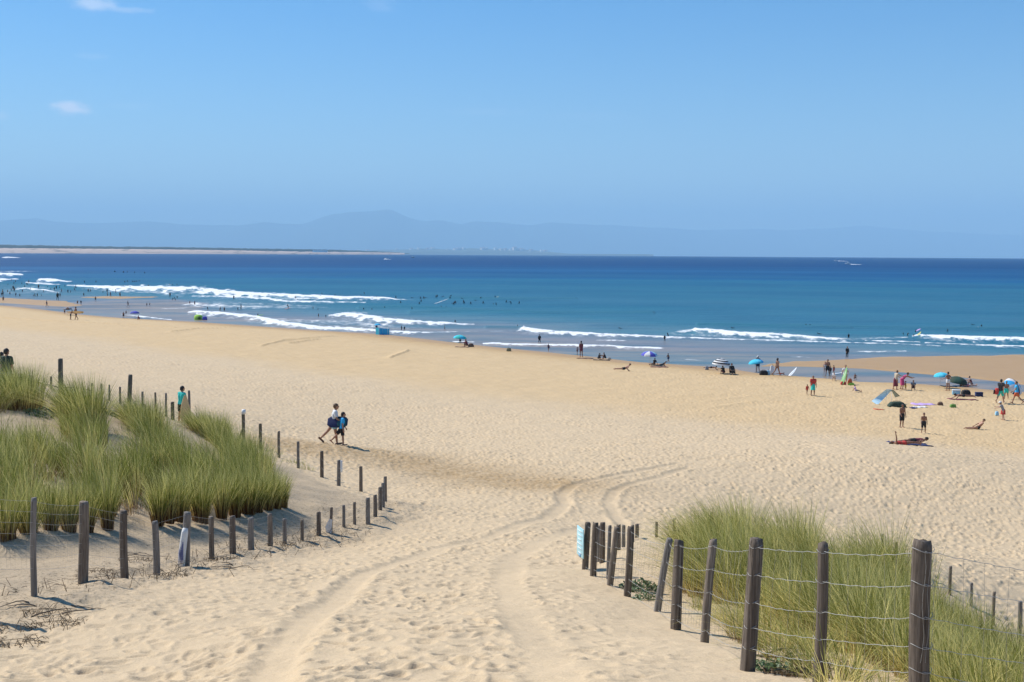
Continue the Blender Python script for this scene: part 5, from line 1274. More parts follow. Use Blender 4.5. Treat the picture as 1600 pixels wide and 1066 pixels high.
stand('man in blue shirt and orange-red shorts walking left at the right edge', 1588, 631, 35, 78, 'walk', skin=SKIN, wear=(('shorts', ORANGE, .75), ('shirt', BLUE, .5)))
parasol('blue, white and navy umbrella laid on its side at the right edge', 1590, 600, 34, (1592, 624), [BLUE, WHITEC, NAVY, WHITEC], tilt=(35, 38), flatk=.5)
parasol('bright turquoise open umbrella behind the man in white shorts', 1470.5, 582, 24, (1468, 606), [CYAN, cloth('pale_cyan', (.10, .58, .76))], tilt=(0, -4))
stand('man in white shorts standing between the turquoise and dark green shades', 1481, 611, 29, 25, 'hips', skin=SKIND, wear=(('shorts', WHITEC, .45),))
parasol('low dark green umbrella with pale vent on the right beach', 1498, 588.5, 31, (1500, 603), [DGREEN, cloth('bottle_green', (.02, .07, .05))], tilt=(6, 8), flatk=.5)
v = place(1500, 603); 
rest('pinkish sunbather lying under the low dark green umbrella', 1512, 604, 1.5, -95, 'supine', skin=SKINP, hair=HAIRB, wear=(('briefs', PINK), ('top', PINK)))
rest('sunbather sitting at the foot end under the dark green umbrella', 1518, 603, 1.45, 80, 'sitknees', skin=SKINP, hair=HAIRD, wear=(('swimsuit', MAROON),))
towel('dark towel on the sand under the turquoise umbrella', 1482, 604, 22, 1.0, BLACK)
cooler('light blue cool box between the white-shorts man and a black bag', 1494, 617, 12, 8, LBLUE, WHITEC)
bag('black bag beside the light blue cool box', 1509, 618, 13, 8, BLACK); cooler('navy cool box alone to the right of the lying sunbather', 1529.5, 620, 11, 7, NAVY, NAVY)
towel('dark red towel under the sunbather by the cool boxes', 1504, 624.5, 44, .9, MAROON); rest('dark-skinned sunbather lying by the light blue cool box', 1505, 624, 1.62, 88, 'prone', skin=SKIND, hair=HAIRD, wear=(('briefs', BLACK),))
stand('woman in beige top and maroon skirt standing beside a bending woman', 1399, 609, 30, -70, 'reach', skin=SKIN, hair=HAIRB, wear=(('skirt', MAROON, 1.4), ('shirt', BEIGE)), female=True, over=dict(lean=10))
stand('woman in magenta dress bending forward over a child', 1409, 608.5, 22, -90, 'bend', skin=SKIN, hair=HAIRD, wear=(('dress', PINK, 1.2),), over=dict(lean=48))
stand('child in yellow swim shorts in front of the bending woman', 1415, 609, 13.5, 90, 'stand', skin=SKIND, wear=(('shorts', YELLOW),), hk=1.25)
rest('person in grey-blue hooded towel seated on the sand behind the child in yellow', 1427, 609, 1.4, 160, 'sitknees', skin=SKIN, hair=HAIRD, wear=(('shirt', GREY, .95), ('shorts', NAVY)))
# light blue beach shelter: one broad sloping sheet and a short back flap
A = place(1362, 631); k = A.y / F_PX; t = empty('beach_shelter', A); tag(t, 'pale blue lean-to sun shelter with grey back flap', 'beach shelter'); D0 = A.y
def sheet(pts, th=.015):
    b = MB(); V = [Vector(p) - A for p in pts]; n_ = (V[1] - V[0]).cross(V[2] - V[0]).normalized() * th
    sub = 8; G = [[None] * (sub + 1) for _ in range(sub + 1)]
    for i in range(sub + 1):
        for j in range(sub + 1):
            u, w_ = i / sub, j / sub; G[i][j] = V[0].lerp(V[1], u).lerp(V[3].lerp(V[2], u), w_) + n_ * (4 * math.sin(math.pi * u) * math.sin(math.pi * w_))
    for s in (1, -1):
        Vv = [G[i][j] + n_ * s for i in range(sub + 1) for j in range(sub + 1)]; Ff = [(i * (sub + 1) + j, (i + 1) * (sub + 1) + j, (i + 1) * (sub + 1) + j + 1, i * (sub + 1) + j + 1) for i in range(sub) for j in range(sub)]
        b.add(Vv, Ff if s == 1 else [f[::-1] for f in Ff])
    return b
def P(px, py, dd): return Vector(on_ray(px, py, D0 + dd))
sheet([P(1362, 627, 0), P(1385.5, 608.5, .5), P(1394, 609, 1.4), P(1371, 633, -.5)]).build('roof_sheet', cloth('backlit_canvas', (.60, .82, .88)), t, local=True)  # sheet colour brightened to stand for backlight coming through the cloth
sheet([P(1393, 610, 1.4), P(1395, 609, .5), P(1406, 619, .9), P(1399, 621, 1.6)]).build('back_flap', cloth('grey_green', (.25, .31, .29)), t, local=True)
b = MB(); b.tube([P(1393, 609, 1.3) - A, P(1393, 634, .6) - A], [.014, .014], 6); b.tube([P(1385.5, 608.5, .5) - A, P(1384, 634, .4) - A], [.014, .014], 6); b.build('poles', POLE, t, local=True)
bag('heap of dark green camouflage bags in the shelter shade', 1401, 635, 28, 8, DGREEN, 'bag_heap', .5, lump=1); towel('orange-red towel crumpled at the front of the pale blue shelter', 1373, 640, 13, .8, ORANGE)
towel('lilac towel spread right of the dark green bag heap', 1443, 632, 33, 1.3, LILAC); towel('white towel at the near edge of the lilac towel', 1438, 637, 20, .6, WHITEC); towel('small navy towel left of the white towel', 1427, 637.5, 9, .7, NAVY)
bag('small brown bag on sand right of the lilac towel', 1469, 634, 8, 5, BROWN); bag('small green bag alone on the sand', 1489, 637, 9, 5, cloth('grass_green', (.14, .30, .06)))
stand('woman in red top and teal skirt walking toward the camera', 1270, 618.5, 30.5, 182, 'stand2', skin=SKIND, hair=HAIRB, wear=(('skirt', TEALC, .95), ('shirt', REDC, .7)), female=True, girth=1.08)
stand('small child in red beside the woman in teal skirt', 1261, 617, 15, 190, 'walk', skin=SKIND, wear=(('shirt', REDC), ('briefs', REDC)), hk=1.25)
stand('man in pale shirt and shorts holding a green surfboard upright', 1320.5, 600, 29, 170, 'carry', skin=SKIN, wear=(('shorts', BEIGE, .9), ('shirt', WHITEC)))
v = place(1319, 601); board('long green surfboard held upright by the man in pale shirt', Vector(on_ray(1319.5, 588, v.y - .3)), 1.75, .46, .05, rot3(68, 0, -62), cloth('board_green', (.26, .52, .20)), stripe=WHITEC)
bag('red bag at the feet of the man with the green surfboard', 1317.5, 601.5, 8, 5, REDC); bag('orange and red bag right of the green surfboard', 1328, 600, 7, 8, ORANGE, lump=1); bag('flat green bag under the orange bag', 1330, 602, 9, 3.5, LIME)
rest('person in white shirt seated by the man with the green surfboard', 1304, 595, 1.25, 150, 'sitknees', skin=SKINP, hair=HAIRB, wear=(('shirt', WHITEC), ('shorts', WHITEC)))
rest('child sitting alone on the sand right of the green surfboard', 1335, 592, .95, 190, 'sitknees', skin=SKIND, hair=HAIRD, wear=(('shorts', GREY),))
rest('toddler in lilac sitting alone on the sand below the green surfboard', 1337, 613, .95, -100, 'sit', skin=SKIN, hair=HAIRD, wear=(('shirt', LILAC), ('shorts', GREY)))
stand('tanned man in dark trunks at the edge of the runnel', 1293, 587.5, 25.5, 150, 'stand2', skin=SKIND, wear=(('shorts', BLACK, .8),)); stand('woman in pale bikini just left of the tanned man', 1289, 584.5, 19, 150, 'stand', skin=SKIN, hair=HAIRB, wear=(('briefs', WHITEC), ('top', WHITEC)), female=True)
stand('child in black wetsuit between the tanned man and a child in red', 1297.5, 585, 12, 180, 'stand', wear=(('wetsuit', BLACK),), hk=1.2); stand('child in red and white swimwear by the white board', 1302.5, 585, 13.5, 200, 'stand2', wear=(('swimsuit', REDC),), hk=1.2)
v = place(1308.5, 585.5); board('white surfboard lying flat beside the child in red', v + Vector((0, 0, .14)), 1.2, .45, .07, rot3(4, 8, -75), WHITEC, fins=False)
stand('person in black wetsuit standing at the water edge of the wet bar', 1323.5, 560, 18, 185, 'stand2', wear=(('wetsuit', BLACK),))
v = place(1238.5, 586.5); board('white surfboard with blue tip planted tilted in the dry sand', Vector(on_ray(1239, 581.5, v.y)), 1.35, .42, .05, rot3(38, 0, -58), WHITEC, stripe=BLUE)
stand('dark-haired woman in bikini walking by the white bag', 1214, 587, 27.5, -60, 'walk', skin=SKIND, hair=HAIRD, wear=(('briefs', BROWN), ('top', BROWN)), female=True, hairlen=.03)
rest('sunburnt child lying on the sand by the walking woman', 1219, 586.5, .9, -85, 'prone', skin=SKIND, hair=HAIRD, wear=(('briefs', REDC),)); bag('tall white bag beside the walking woman', 1206, 585.5, 7, 14, WHITEC, lump=1); bag('light blue bag between black bag and tall white bag', 1200.5, 586, 5, 7, LBLUE); bag('large black bag near the blue umbrella', 1193, 586, 12, 7, BLACK)
parasol('plain light blue umbrella hiding a standing person in a hat', 1180.5, 561.5, 24, (1181, 581), [CYAN, CYAN, cloth('pale_cyan', (.1, .58, .76)), BLUE], tilt=(0, -8)); stand('person in white hat standing behind the plain light blue umbrella', 1184, 581, 24, 0, 'stand2', skin=SKIND, wear=(('shorts', NAVY), ('shirt', NAVY)), hat=WHITEC)
parasol('black and white striped umbrella', 1128, 560.5, 29, (1133, 584), [WHITEC, BLACK], 'rings', tilt=(0, 6), flatk=.55)
rest('person in dark clothes seated under the striped umbrella', 1131, 584.5, 1.35, 30, 'sitknees', skin=SKIND, hair=HAIRD, wear=(('shirt', BLACK), ('shorts', MAROON)))
v = place(1144, 585.5); t = empty('beach_chair', v); tag(t, 'low black folding chair to the right of the striped umbrella', 'chair'); b = MB(); b.box((0, 0, .22), (.5, .45, .03), rot3(6, 0, 0), bev=.01); b.build('seat', BLACK, t, local=True); b = MB(); b.box((0, .28, .52), (.5, .03, .62), rot3(-20, 0, 0), bev=.01); b.build('backrest', BLACK, t, local=True)
for s in (-1, 1):
    for y in (-.2, .25):
        b = MB(); b.tube([(s * .23, y, .2), (s * .23, y * 1.1, -.02)], [.013, .013], 6); b.build('leg', GREY, t, local=True)
person('person in black hooded top seated in the low chair', (v.x, v.y - .05, v.z + .04), 1.45, 190, 'chair', SKIND, BLACK, (('shirt', BLACK, 1.6), ('trousers', BLACK)), hk=1.15)
rest('sunbather whose head shows just left of the striped umbrella', 1111, 578, 1.3, -100, 'prone', skin=SKIND, hair=HAIRD, wear=(('briefs', BLACK),)); bag('small pale bundle left of the sunbather by the striped umbrella', 1104.5, 578, 5, 5, GREY)
parasol('violet-blue and white umbrella', 1015, 549, 26, (1016, 571), [PURPLE, WHITEC, PURPLE, LBLUE], tilt=(4, 3)); rest('dark figure sitting under the violet-blue and white umbrella', 1022, 572, 1.35, 30, 'sit', skin=SKIND, hair=HAIRD, wear=(('shorts', BLACK), ('shirt', BLACK)))
rest('person lying on one side right of the violet-blue umbrella', 1034, 573, 1.3, -80, 'elbows', skin=SKIND, hair=HAIRD, wear=(('shorts', BLACK), ('vest', BLACK))); towel('dark red towel under the violet-blue umbrella', 1030, 574, 28, .8, MAROON)
stand('child walking by the water right of the violet-blue umbrella', 1044, 566.5, 14, 30, 'walk', skin=SKIND, wear=(('shorts', NAVY),), hk=1.15)
rest('tanned sunbather on elbows lying alone in the open sand', 975, 580, 1.75, -82, 'elbows', skin=SKIN, hair=HAIRB, wear=(('shorts', BLACK, .4),)); 
stand('tanned woman in maroon swimsuit standing near the water', 908, 558.5, 25, 20, 'stand2', skin=SKIND, hair=HAIRD, wear=(('swimsuit', MAROON),), female=True); stand('child in maroon beside the woman in maroon swimsuit', 902, 554, 11.5, 60, 'stand2', skin=SKIND, wear=(('swimsuit', MAROON),), hk=1.2)
towel('long dark towel at the feet of the woman in maroon', 914, 560.5, 26, .8, BROWN); rest('dark sunbather sitting right of the long dark towel', 935, 562, 1.2, -60, 'sitknees', skin=SKIND, hair=HAIRD, wear=(('shorts', BLACK), ('shirt', BLACK)))
rest('second dark sunbather with raised knees beside a pale bag', 946, 561.5, 1.25, 70, 'sitknees', skin=SKIND, hair=HAIRD, wear=(('shorts', BLACK), ('vest', BLACK))); towel('dark towel under the two sunbathers with raised knees', 940, 563, 26, .8, BLACK); bag('small pale bag right of the raised-knee sunbathers', 952, 562, 5, 3, BEIGE)
bag('small olive bag alone on the open sand', 795, 549, 7, 5, KHAKI)
parasol('turquoise umbrella by the water near the dark red couple', 719, 523.5, 21, (719, 535), [CYAN, TEALC], tilt=(0, 4)); rest('dark figure sitting under the turquoise umbrella by the water', 719, 535, 1.1, 0, 'sitknees', skin=SKIND, hair=HAIRD, wear=(('shorts', BLACK),))
rest('person in dark red hood sitting by the water', 730, 542, 1.5, 60, 'sitknees', skin=SKIND, hair=MAROON, wear=(('shirt', MAROON, 1.4), ('trousers', BROWN)), hk=1.15); towel('dark brown blanket left of the person in dark red', 722, 542.5, 22, 1.0, BROWN); bag('dark brown bag behind the person in dark red', 736, 542, 9, 5, BROWN, lump=1)
# blue windbreak box by the water, with a small blue umbrella
v = place(597, 523); k = v.y / F_PX; t = empty('windbreak', v); tag(t, 'bright blue canvas windbreak standing at the water edge', 'windbreak')
q = [Vector((-10 * k, .0, 0)), Vector((-4 * k, -.5, 0)), Vector((1 * k, -.1, 0)), Vector((9 * k, -.3, 0)), Vector((10.5 * k, .7, 0))]
for i in range(4):
    b = MB(); hh = (11 - .6 * i) * k; n_ = (q[i + 1] - q[i]).cross(Vector((0, 0, 1))).normalized() * .012
    V = [q[i] + n_, q[i + 1] + n_, q[i + 1] + n_ + Vector((0, 0, hh)), q[i] + n_ + Vector((0, 0, hh))]; V += [u - n_ * 2 for u in V]; b.add(V, [(0, 1, 2, 3), (7, 6, 5, 4), (3, 2, 6, 7), (0, 4, 5, 1), (1, 5, 6, 2), (0, 3, 7, 4)]); b.build('canvas_panel', [CYAN, BLUE, BLUE, CYAN][i], t, local=True, smooth=False)
for u in q:
    b = MB(); b.tube([u + Vector((0, 0, -.1)), u + Vector((0, 0, 11.8 * k))], [.02, .02], 6); b.build('stake', POLE, t, local=True)
parasol('small blue umbrella just behind the blue windbreak', 590, 505.5, 10, (589, 517.5), [CYAN, BLUE], tilt=(0, 0)); rest('dark-haired figure under the small blue umbrella by the windbreak', 588.5, 514.5, 1.15, 0, 'sit', skin=SKIND, hair=HAIRD, wear=(('shirt', NAVY), ('shorts', NAVY)))
# green dome tent
v = place(311, 499.5); k = v.y / F_PX; t = empty('beach_tent', v); tag(t, 'small lime green pop-up tent at the water edge', 'tent'); b = MB()
V = []; n_ = 14; mrows = 8
for i in range(mrows + 1):
    th = math.pi / 2 * i / mrows
    for j in range(n_): a = 2 * math.pi * j / n_; V.append((7.5 * k * math.sin(th) ** .8 * math.cos(a) - 1.5 * k * math.cos(th), .9 * math.sin(th) ** .8 * math.sin(a), 8 * k * math.cos(th) ** .8))
b.add(V, [(i * n_ + j, (i + 1) * n_ + j, (i + 1) * n_ + (j + 1) % n_, i * n_ + (j + 1) % n_) for i in range(mrows) for j in range(n_)]); b.build('canopy', LIME, t, local=True)
b = MB(); b.ball((1.5 * k, -.7, 2.6 * k), (3 * k, .25, 2.6 * k)); b.build('doorway', cloth('dark_opening', (.10, .16, .03)), t, local=True)
bag('violet-blue bag at the right end of the lime green tent', 320, 500, 7, 5, PURPLE)
# two people with a long tan surfboard, brown umbrella, violet umbrella
stand('front carrier of the long tan surfboard, dark and walking', 119, 499.8, 20, 78, 'carry', skin=SKIND, wear=(('shorts', BLACK),)); stand('rear carrier bent under the long tan surfboard', 110.5, 499.8, 15, -78, 'reach', skin=SKIND, wear=(('shorts', BLACK),))
v = place(117, 499.8); board('long tan surfboard carried level by two people', Vector(on_ray(117.5, 488, v.y)) + Vector((0, -.28, 0)), 3.1, .55, .10, rot3(0, 55, 88), TAN)
parasol('brown umbrella behind the two surfboard carriers', 105.5, 480, 15, (105, 492.5), [BROWN, GREY]); stand('dark figure by the brown umbrella', 101, 491, 8, 0, wear=(('shorts', BLACK),))
parasol('violet-blue umbrella by the left waterline', 210.5, 486, 15, (211, 497), [PURPLE, cloth('blue_violet', (.07, .09, .40))]); stand('dark bather standing left of the violet-blue umbrella at the waterline', 193, 497.6, 10, 0, wear=(('shorts', BLACK),), skin=SKIND); stand('smaller bather just behind the left edge of the violet umbrella', 197, 492, 6.5, 0, wear=(('shorts', BLACK),), skin=SKIND)
rest('person in dark red seated right of the violet umbrella at the waterline', 217.5, 500, 1.2, 60, 'sitknees', skin=SKIND, hair=HAIRD, wear=(('shirt', MAROON),))
# ------------------------------------------------------------------ people in the water
bake_pending()
WET = BLACK
proto = {}
def proto_person(key, pose, H, wear, skin, hk=1.0):
    o = person('x', (0, 0, 0), H, 0, pose, skin, HAIRD, wear, vox=.034, hk=hk); proto[key] = o
proto_person('wader', 'stand2', 1.4, (('shorts', BLACK),), SKIND); proto_person('wetsuit', 'stand2', 1.45, (('wetsuit', BLACK),), SKIND); proto_person('walker', 'walk', 1.4, (('briefs', NAVY), ('top', NAVY)), SKIND); proto_person('child', 'stand2', 1.05, (('shorts', NAVY),), SKIND, 1.15)
proto_person('swim', 'stand', 1.6, (('wetsuit', BLACK),), SKIND); proto_person('astride', 'straddle', 1.55, (('wetsuit', BLACK),), SKIND); proto_person('prone', 'paddle', 1.6, (('wetsuit', BLACK),), SKIND); proto_person('crouch', 'reach', 1.3, (('wetsuit', BLACK),), SKIND)
bake_pending()
# fold each prototype into one small mesh (too small in the photo to show hair or clothes as parts)
for k_, o in list(proto.items()):
    bm = bmesh.new(); mats = []
    for q in [o] + list(o.children):
        n0 = len(bm.faces); bm.from_mesh(q.data); bm.faces.ensure_lookup_table(); mats.append(q.data.materials[0])
        for f in bm.faces[n0:]: f.material_index = len(mats) - 1
    me = bpy.data.meshes.new('person'); bm.to_mesh(me); bm.free()
    for mt in mats: me.materials.append(mt)
    for q in list(o.children): bpy.data.objects.remove(q)
    o.data = me; COL.objects.unlink(o); o.rotation_euler = (0, 0, 0)
def put(key, px, py, hpx, label, group, sink=.0, rz=None, d=None):
    """a copy of a prototype whose waterline is seen at (px, py); hpx is its height above the water in photo pixels"""
    v = at(px, py); v.z = max(v.z, 0); src = proto[key]; z0 = 0.0
    if v.z <= .02 or inland(v.x, v.y) < -1: v.z = 0.0
    else: v.z = max(ground(v.x, v.y), 0); sink = 0
    o = src.copy(); COL.objects.link(o); full = max(q[2] for q in [src.bound_box[i] for i in range(8)])
    sc_ = hpx * v.y / F_PX / max(full - sink, .2); sc_ = min(max(sc_, .45), 1.6); o.scale = (sc_,) * 3
    o.location = (v.x, v.y, v.z - sink * sc_); o.rotation_euler = (0, 0, math.radians(rz) if rz is not None else random.uniform(0, 6.28)); tag(o, label, 'person', group); return o
Z6 = lambda x, y: (x / 4.848, 380 + y / 4.848); Z7 = lambda x, y: (300 + x / 4.706, 430 + y / 4.706); Z8 = lambda x, y: (560 + x / 5.333, 440 + y / 5.333)
L1 = ('tiny dark bather among the crowd wading in the left shallows', 'bathers wading in the left shallows')
kinds = ['wader', 'walker', 'child', 'wader', 'wetsuit']
for i, (zx, zy, h) in enumerate([(22, 395, 46), (12, 397, 24), (75, 390, 25), (85, 362, 22), (100, 352, 32), (108, 366, 34), (120, 402, 27), (150, 404, 22), (165, 312, 16), (187, 338, 22), (85, 286, 16), (105, 312, 22), (118, 296, 18), (152, 266, 10), (205, 318, 22), (218, 302, 24), (170, 372, 22), (292, 342, 32), (265, 406, 28), (283, 404, 26), (313, 401, 18), (253, 404, 14), (360, 335, 11), (412, 357, 26), (427, 347, 27), (450, 341, 20), (455, 405, 28), (465, 370, 26), (492, 332, 16), (515, 376, 26), (535, 378, 22), (565, 361, 26), (575, 342, 26), (635, 400, 26), (636, 351, 12), (668, 370, 26), (685, 370, 24), (700, 333, 9), (780, 376, 12), (812, 373, 27), (815, 400, 28), (838, 405, 37), (876, 376, 27), (910, 405, 36), (1070, 359, 13), (1380, 373, 13), (1392, 373, 13), (1520, 376, 11), (1575, 386, 16), (1594, 386, 16), (58, 372, 20), (330, 372, 18), (232, 352, 16), (385, 352, 16), (545, 300, 10), (60, 320, 14)]):
    px, py = Z6(zx, zy); put(kinds[i % 5], px, py, h / 4.848, *L1, sink=.25)
for (zx, zy, h, key, lab) in [(25, 442, 42, 'wader', 'dark bather on the wet sand nearest the left edge'), (355, 482, 48, 'walker', 'slim bather walking on the wet sand left of the strolling pair'), (437, 432, 60, 'wetsuit', 'tallest dark bather at the edge of the far wet sandbar'), (587, 466, 34, 'wader', 'left one of the strolling pair on the shiny wet sand'), (614, 466, 34, 'wetsuit', 'right one of the strolling pair on the shiny wet sand'), (724, 440, 38, 'wader', 'bather alone on the end of the far sandbar, above the tidal pool'), (970, 482, 46, 'walker', 'bather standing in the tidal pool above the violet umbrella'), (1112, 479, 28, 'child', 'left child of the pair in the tidal pool'), (1134, 476, 25, 'child', 'right child of the pair in the tidal pool'), (1288, 410, 38, 'wetsuit', 'standing bather left of the crouching group in the surf'), (1438, 466, 30, 'child', 'left one of two children at the end of the foam above the tent'), (1475, 471, 35, 'walker', 'right one of two children at the end of the foam above the tent')]:
    px, py = Z6(zx, zy); put(key, px, py, h / 4.848, lab, None, sink=.05, rz=random.choice([0, 90, 180]))
for (zx, zy) in [(1305, 432), (1318, 428), (1330, 436), (1342, 420)]:
    px, py = Z6(zx, zy); put('crouch', px, py, 4.2, 'bather in the huddled group crouching in the thin surf', 'huddled bathers in the thin surf', sink=.2)
px, py = Z6(1575, 505); put('crouch', px, py, 5, 'bather crouching in foam above the lime green tent', None, sink=.1)
L2 = ('tiny dark swimmer low in the water beyond the left breaker', 'swimmers beyond the left breaker')
for zx, zy in [(870, 219), (935, 223), (965, 223), (1020, 227), (1095, 229), (945, 298), (965, 293), (1005, 296), (1020, 296), (1035, 294), (1055, 291), (640, 296), (728, 296), (935, 331), (970, 331), (1285, 319), (1305, 321), (1340, 321), (1125, 326)]:
    px, py = Z6(zx, zy); put('swim', px, py, 2.6, *L2, sink=1.05)
L3 = ('small dark bather in the foam streaks left of the blue windbreak', 'bathers in the foam left of the windbreak')
for i, (zx, zy, h) in enumerate([(65, 131, 12), (115, 136, 14), (142, 139, 20), (382, 126, 10), (307, 179, 33), (20, 221, 30), (207, 263, 33), (238, 263, 30), (338, 259, 26), (360, 251, 40), (763, 179, 28), (776, 186, 14), (868, 189, 16), (955, 141, 10), (1052, 153, 10), (1267, 139, 14), (1242, 153, 10), (1355, 163, 8), (931, 306, 26), (985, 312, 14), (890, 249, 8), (926, 257, 8)]):
    px, py = Z7(zx, zy); put(kinds[i % 5], px, py, h / 4.706, *L3, sink=.25)
px, py = Z7(115, 252); put('crouch', px, py, 4, 'bather bending over in the pale wash right of the tidal pool', None, sink=.1)
for (zx, zy, h, lab) in [(1540, 406, 36, 'left one of the dark pair wading right of the blue windbreak'), (1562, 406, 31, 'right one of the dark pair wading right of the blue windbreak')]:
    px, py = Z7(zx, zy); put('wetsuit', px, py, h / 4.706, lab, None, sink=.2)
px, py = Z7(484, 306); put('wetsuit', px, py, 5.5, 'bather holding a green board in the foam right of the lime tent', None, sink=.2); v = at(px + 4, py); board('green bodyboard floating in the foam beside a bather', (v.x, v.y - .3, .28), 1.3, .6, .08, rot3(10, 0, -80), LIME, 'bodyboard', flat=True)
px, py = Z7(707, 247); put('crouch', px, py, 7, 'surfer falling sideways off a pinkish board in the shallows', None, sink=.1); v = at(px - .5, py + .8); board('pinkish bodyboard under the surfer in the shallows', (v.x, v.y - .3, .2), 1.3, .5, .08, rot3(15, 0, -60), cloth('salmon', (.55, .25, .2)), 'bodyboard', flat=True)
L4 = ('dark surfer waiting on a board in the mid-sea line-up', 'surfers in the mid-sea line-up')
for i, (zx, zy) in enumerate([(48, 99), (310, 136), (350, 179), (450, 141), (520, 143), (545, 141), (563, 141), (507, 186), (525, 166), (545, 213), (645, 131), (655, 126), (702, 129), (762, 141), (772, 129), (785, 186), (800, 181), (808, 176), (865, 146), (875, 171), (880, 181), (692, 213), (732, 223), (935, 186), (977, 163), (1020, 146), (1040, 181), (1125, 192), (1145, 192), (1232, 173), (1258, 176), (1268, 182), (1342, 181), (1395, 148), (218, 226), (45, 236), (113, 236), (445, 231), (795, 190), (805, 183)]):
    px, py = Z8(zx, zy); put('astride' if i % 3 else 'prone', px, py, 3.6 if i % 3 else 2.0, *L4, sink=.42 if i % 3 else .02, rz=random.uniform(-100, 100))
for (zx, zy, mat, lab, L) in [(673, 182, WHITEC, 'white surfboard floating left in the mid-sea line-up', 2.4), (715, 166, WHITEC, 'white surfboard tilted up in the mid-sea line-up', 2.4), (1147, 141, cloth('cream', (.75, .66, .30)), 'cream surfboard raised by a surfer in the line-up', 1.6)]:
    px, py = Z8(zx, zy); v = at(px, py); board(lab, (v.x, v.y, .25), L, .6, .12, rot3(18, 0, -75), mat, fins=False)
px, py = Z8(1137, 142); put('astride', px, py, 5, 'surfer holding up the cream surfboard in the line-up', None, sink=.3)
for (zx, zy, h, key, lab, sk) in [(480, 323, 2, 'swim', 'swimmer behind the foam above the two waders', 1.1), (805, 341, 3.4, 'astride', 'surfer at the ragged right end of the middle breaker', .3), (720, 399, 6, 'wader', 'lone wader in the grey shallows above the turquoise umbrella', .3), (1327, 373, 2.4, 'swim', 'swimmer just left of the curling breaker', 1.0)]:
    px, py = Z8(zx, zy); put(key, px, py, h, lab, None, sink=sk)
put('wetsuit', 843, 535, 12.5, 'wader in dark wetsuit in front of the curling breaker', None, sink=.25, rz=0); put('walker', 857, 549.5, 12.5, 'dark child walking out of the water left of the woman in maroon', None, sink=.03, rz=20)
put('swim', 808.5, 510, 2.6, 'swimmer behind the left tip of the curling breaker', None, sink=1.0); put('prone', 969.5, 514.5, 2, 'surfer paddling alone behind the curling breaker', None, sink=0, rz=80)
put('wetsuit', 1038.5, 533, 9.5, 'wader in black carrying a board past the breaker tip', None, sink=.15, rz=0); v = at(1040, 531); board('dark board under the arm of the wader in black', (v.x + .3, v.y, .75), 1.2, .5, .08, rot3(20, 60, 10), BLACK, 'bodyboard', flat=True)
put('prone', 1145, 514, 2, 'surfer paddling out behind the long right breaker', None, sink=0, rz=90); v = at(1145, 514); board('dark blue surfboard under the paddler behind the right breaker', (v.x, v.y, .03), 2.2, .5, .08, rot3(0, 0, 90), NAVY, fins=False)
put('astride', 1259.5, 509.5, 3.6, 'left surfer of the close pair on the dark swell', None, sink=.42, rz=10); put('astride', 1265.5, 510, 3.8, 'right surfer of the close pair on the dark swell', None, sink=.42, rz=-20); put('prone', 1280, 523, 2.6, 'surfer lying on a board near the right end of the long breaker', None, sink=0, rz=80)
put('wetsuit', 1326, 529, 8, 'wader waist-deep between the two right breakers', None, sink=.3, rz=0); put('crouch', 1430.5, 520, 5.5, 'bather with a violet board behind the breaker group', None, sink=.2, rz=-60); v = at(1434, 519); board('violet bodyboard held behind the breaker group', (v.x, v.y - .2, .35), 1.0, .45, .06, rot3(20, 0, -60), LILAC, 'bodyboard', flat=True)
put('crouch', 1412, 524.5, 5, 'left bather of the breaker group', None, sink=.2, rz=60); put('crouch', 1418, 526, 6.5, 'stout dark bather in the middle of the breaker group', None, sink=.1, rz=-60); put('crouch', 1427, 527, 5, 'bather pushing the yellow board into the breaker', None, sink=.2, rz=-70); v = at(1434.5, 526.5)
board('yellow and white surfboard rearing on the breaker edge', (v.x, v.y - .2, .4), 1.25, .42, .06, rot3(32, 0, -60), cloth('pale_yellow', (.72, .66, .16)), fins=False, stripe=WHITEC)
put('astride', 1481, 517.8, 4.2, 'surfer sitting low between the yellow board and the far right pair', None, sink=.42, rz=60); put('prone', 1520, 508.5, 2.6, 'left surfer of the far right pair, lying down', None, sink=0, rz=80); put('astride', 1534, 511, 4.4, 'right surfer of the far right pair, sitting upright', None, sink=.42, rz=20); v = at(1534.5, 512.5); board('white surfboard of the upright far right surfer', (v.x, v.y, .06), 1.5, .5, .1, rot3(3, 0, 80), WHITEC, fins=False)

# ------------------------------------------------------------------ boats, far shore town
HULL = plain('boat_white', (.80, .80, .80), .35, .04); CAB = plain('boat_cabin', (.65, .68, .70), .3, .05); SPRAY = plain('spray', (.85, .87, .88), .9, .04)
def boat(label, px, py, L, rz, wake=True, mat=HULL):
    v = at(px, py, hi=20000); t = empty('motor_boat', (v.x, v.y, 0), math.radians(rz)); tag(t, label, 'boat'); b = MB(); W = L * .3; V = []
    for i in range(9):
        u = i / 8; x = (u - .5) * L; w_ = W / 2 * (1 - max(0, (u - .45) / .55) ** 2.2) ; sh = L * .10 + .10 * L * u * u
        V += [(x, -w_, sh), (x, -w_ * .55, -.25), (x, w_ * .55, -.25), (x, w_, sh)]
    b.add(V, [(i * 4 + j, (i + 1) * 4 + j, (i + 1) * 4 + j + 1, i * 4 + j + 1) for i in range(8) for j in range(3)] + [(i * 4 + 3, (i + 1) * 4 + 3, (i + 1) * 4, i * 4) for i in range(8)] + [(0, 1, 2, 3)]); b.build('hull', mat, t, local=True)
    b = MB(); b.box((-L * .02, 0, L * .19), (L * .34, W * .66, L * .15), bev=L * .03); b.build('cabin', CAB, t, local=True)
    b = MB(); b.tube([(-L * .05, 0, L * .25), (-L * .06, 0, L * .45)], [.05, .03], 6); b.build('mast', CAB, t, local=True)
    return v
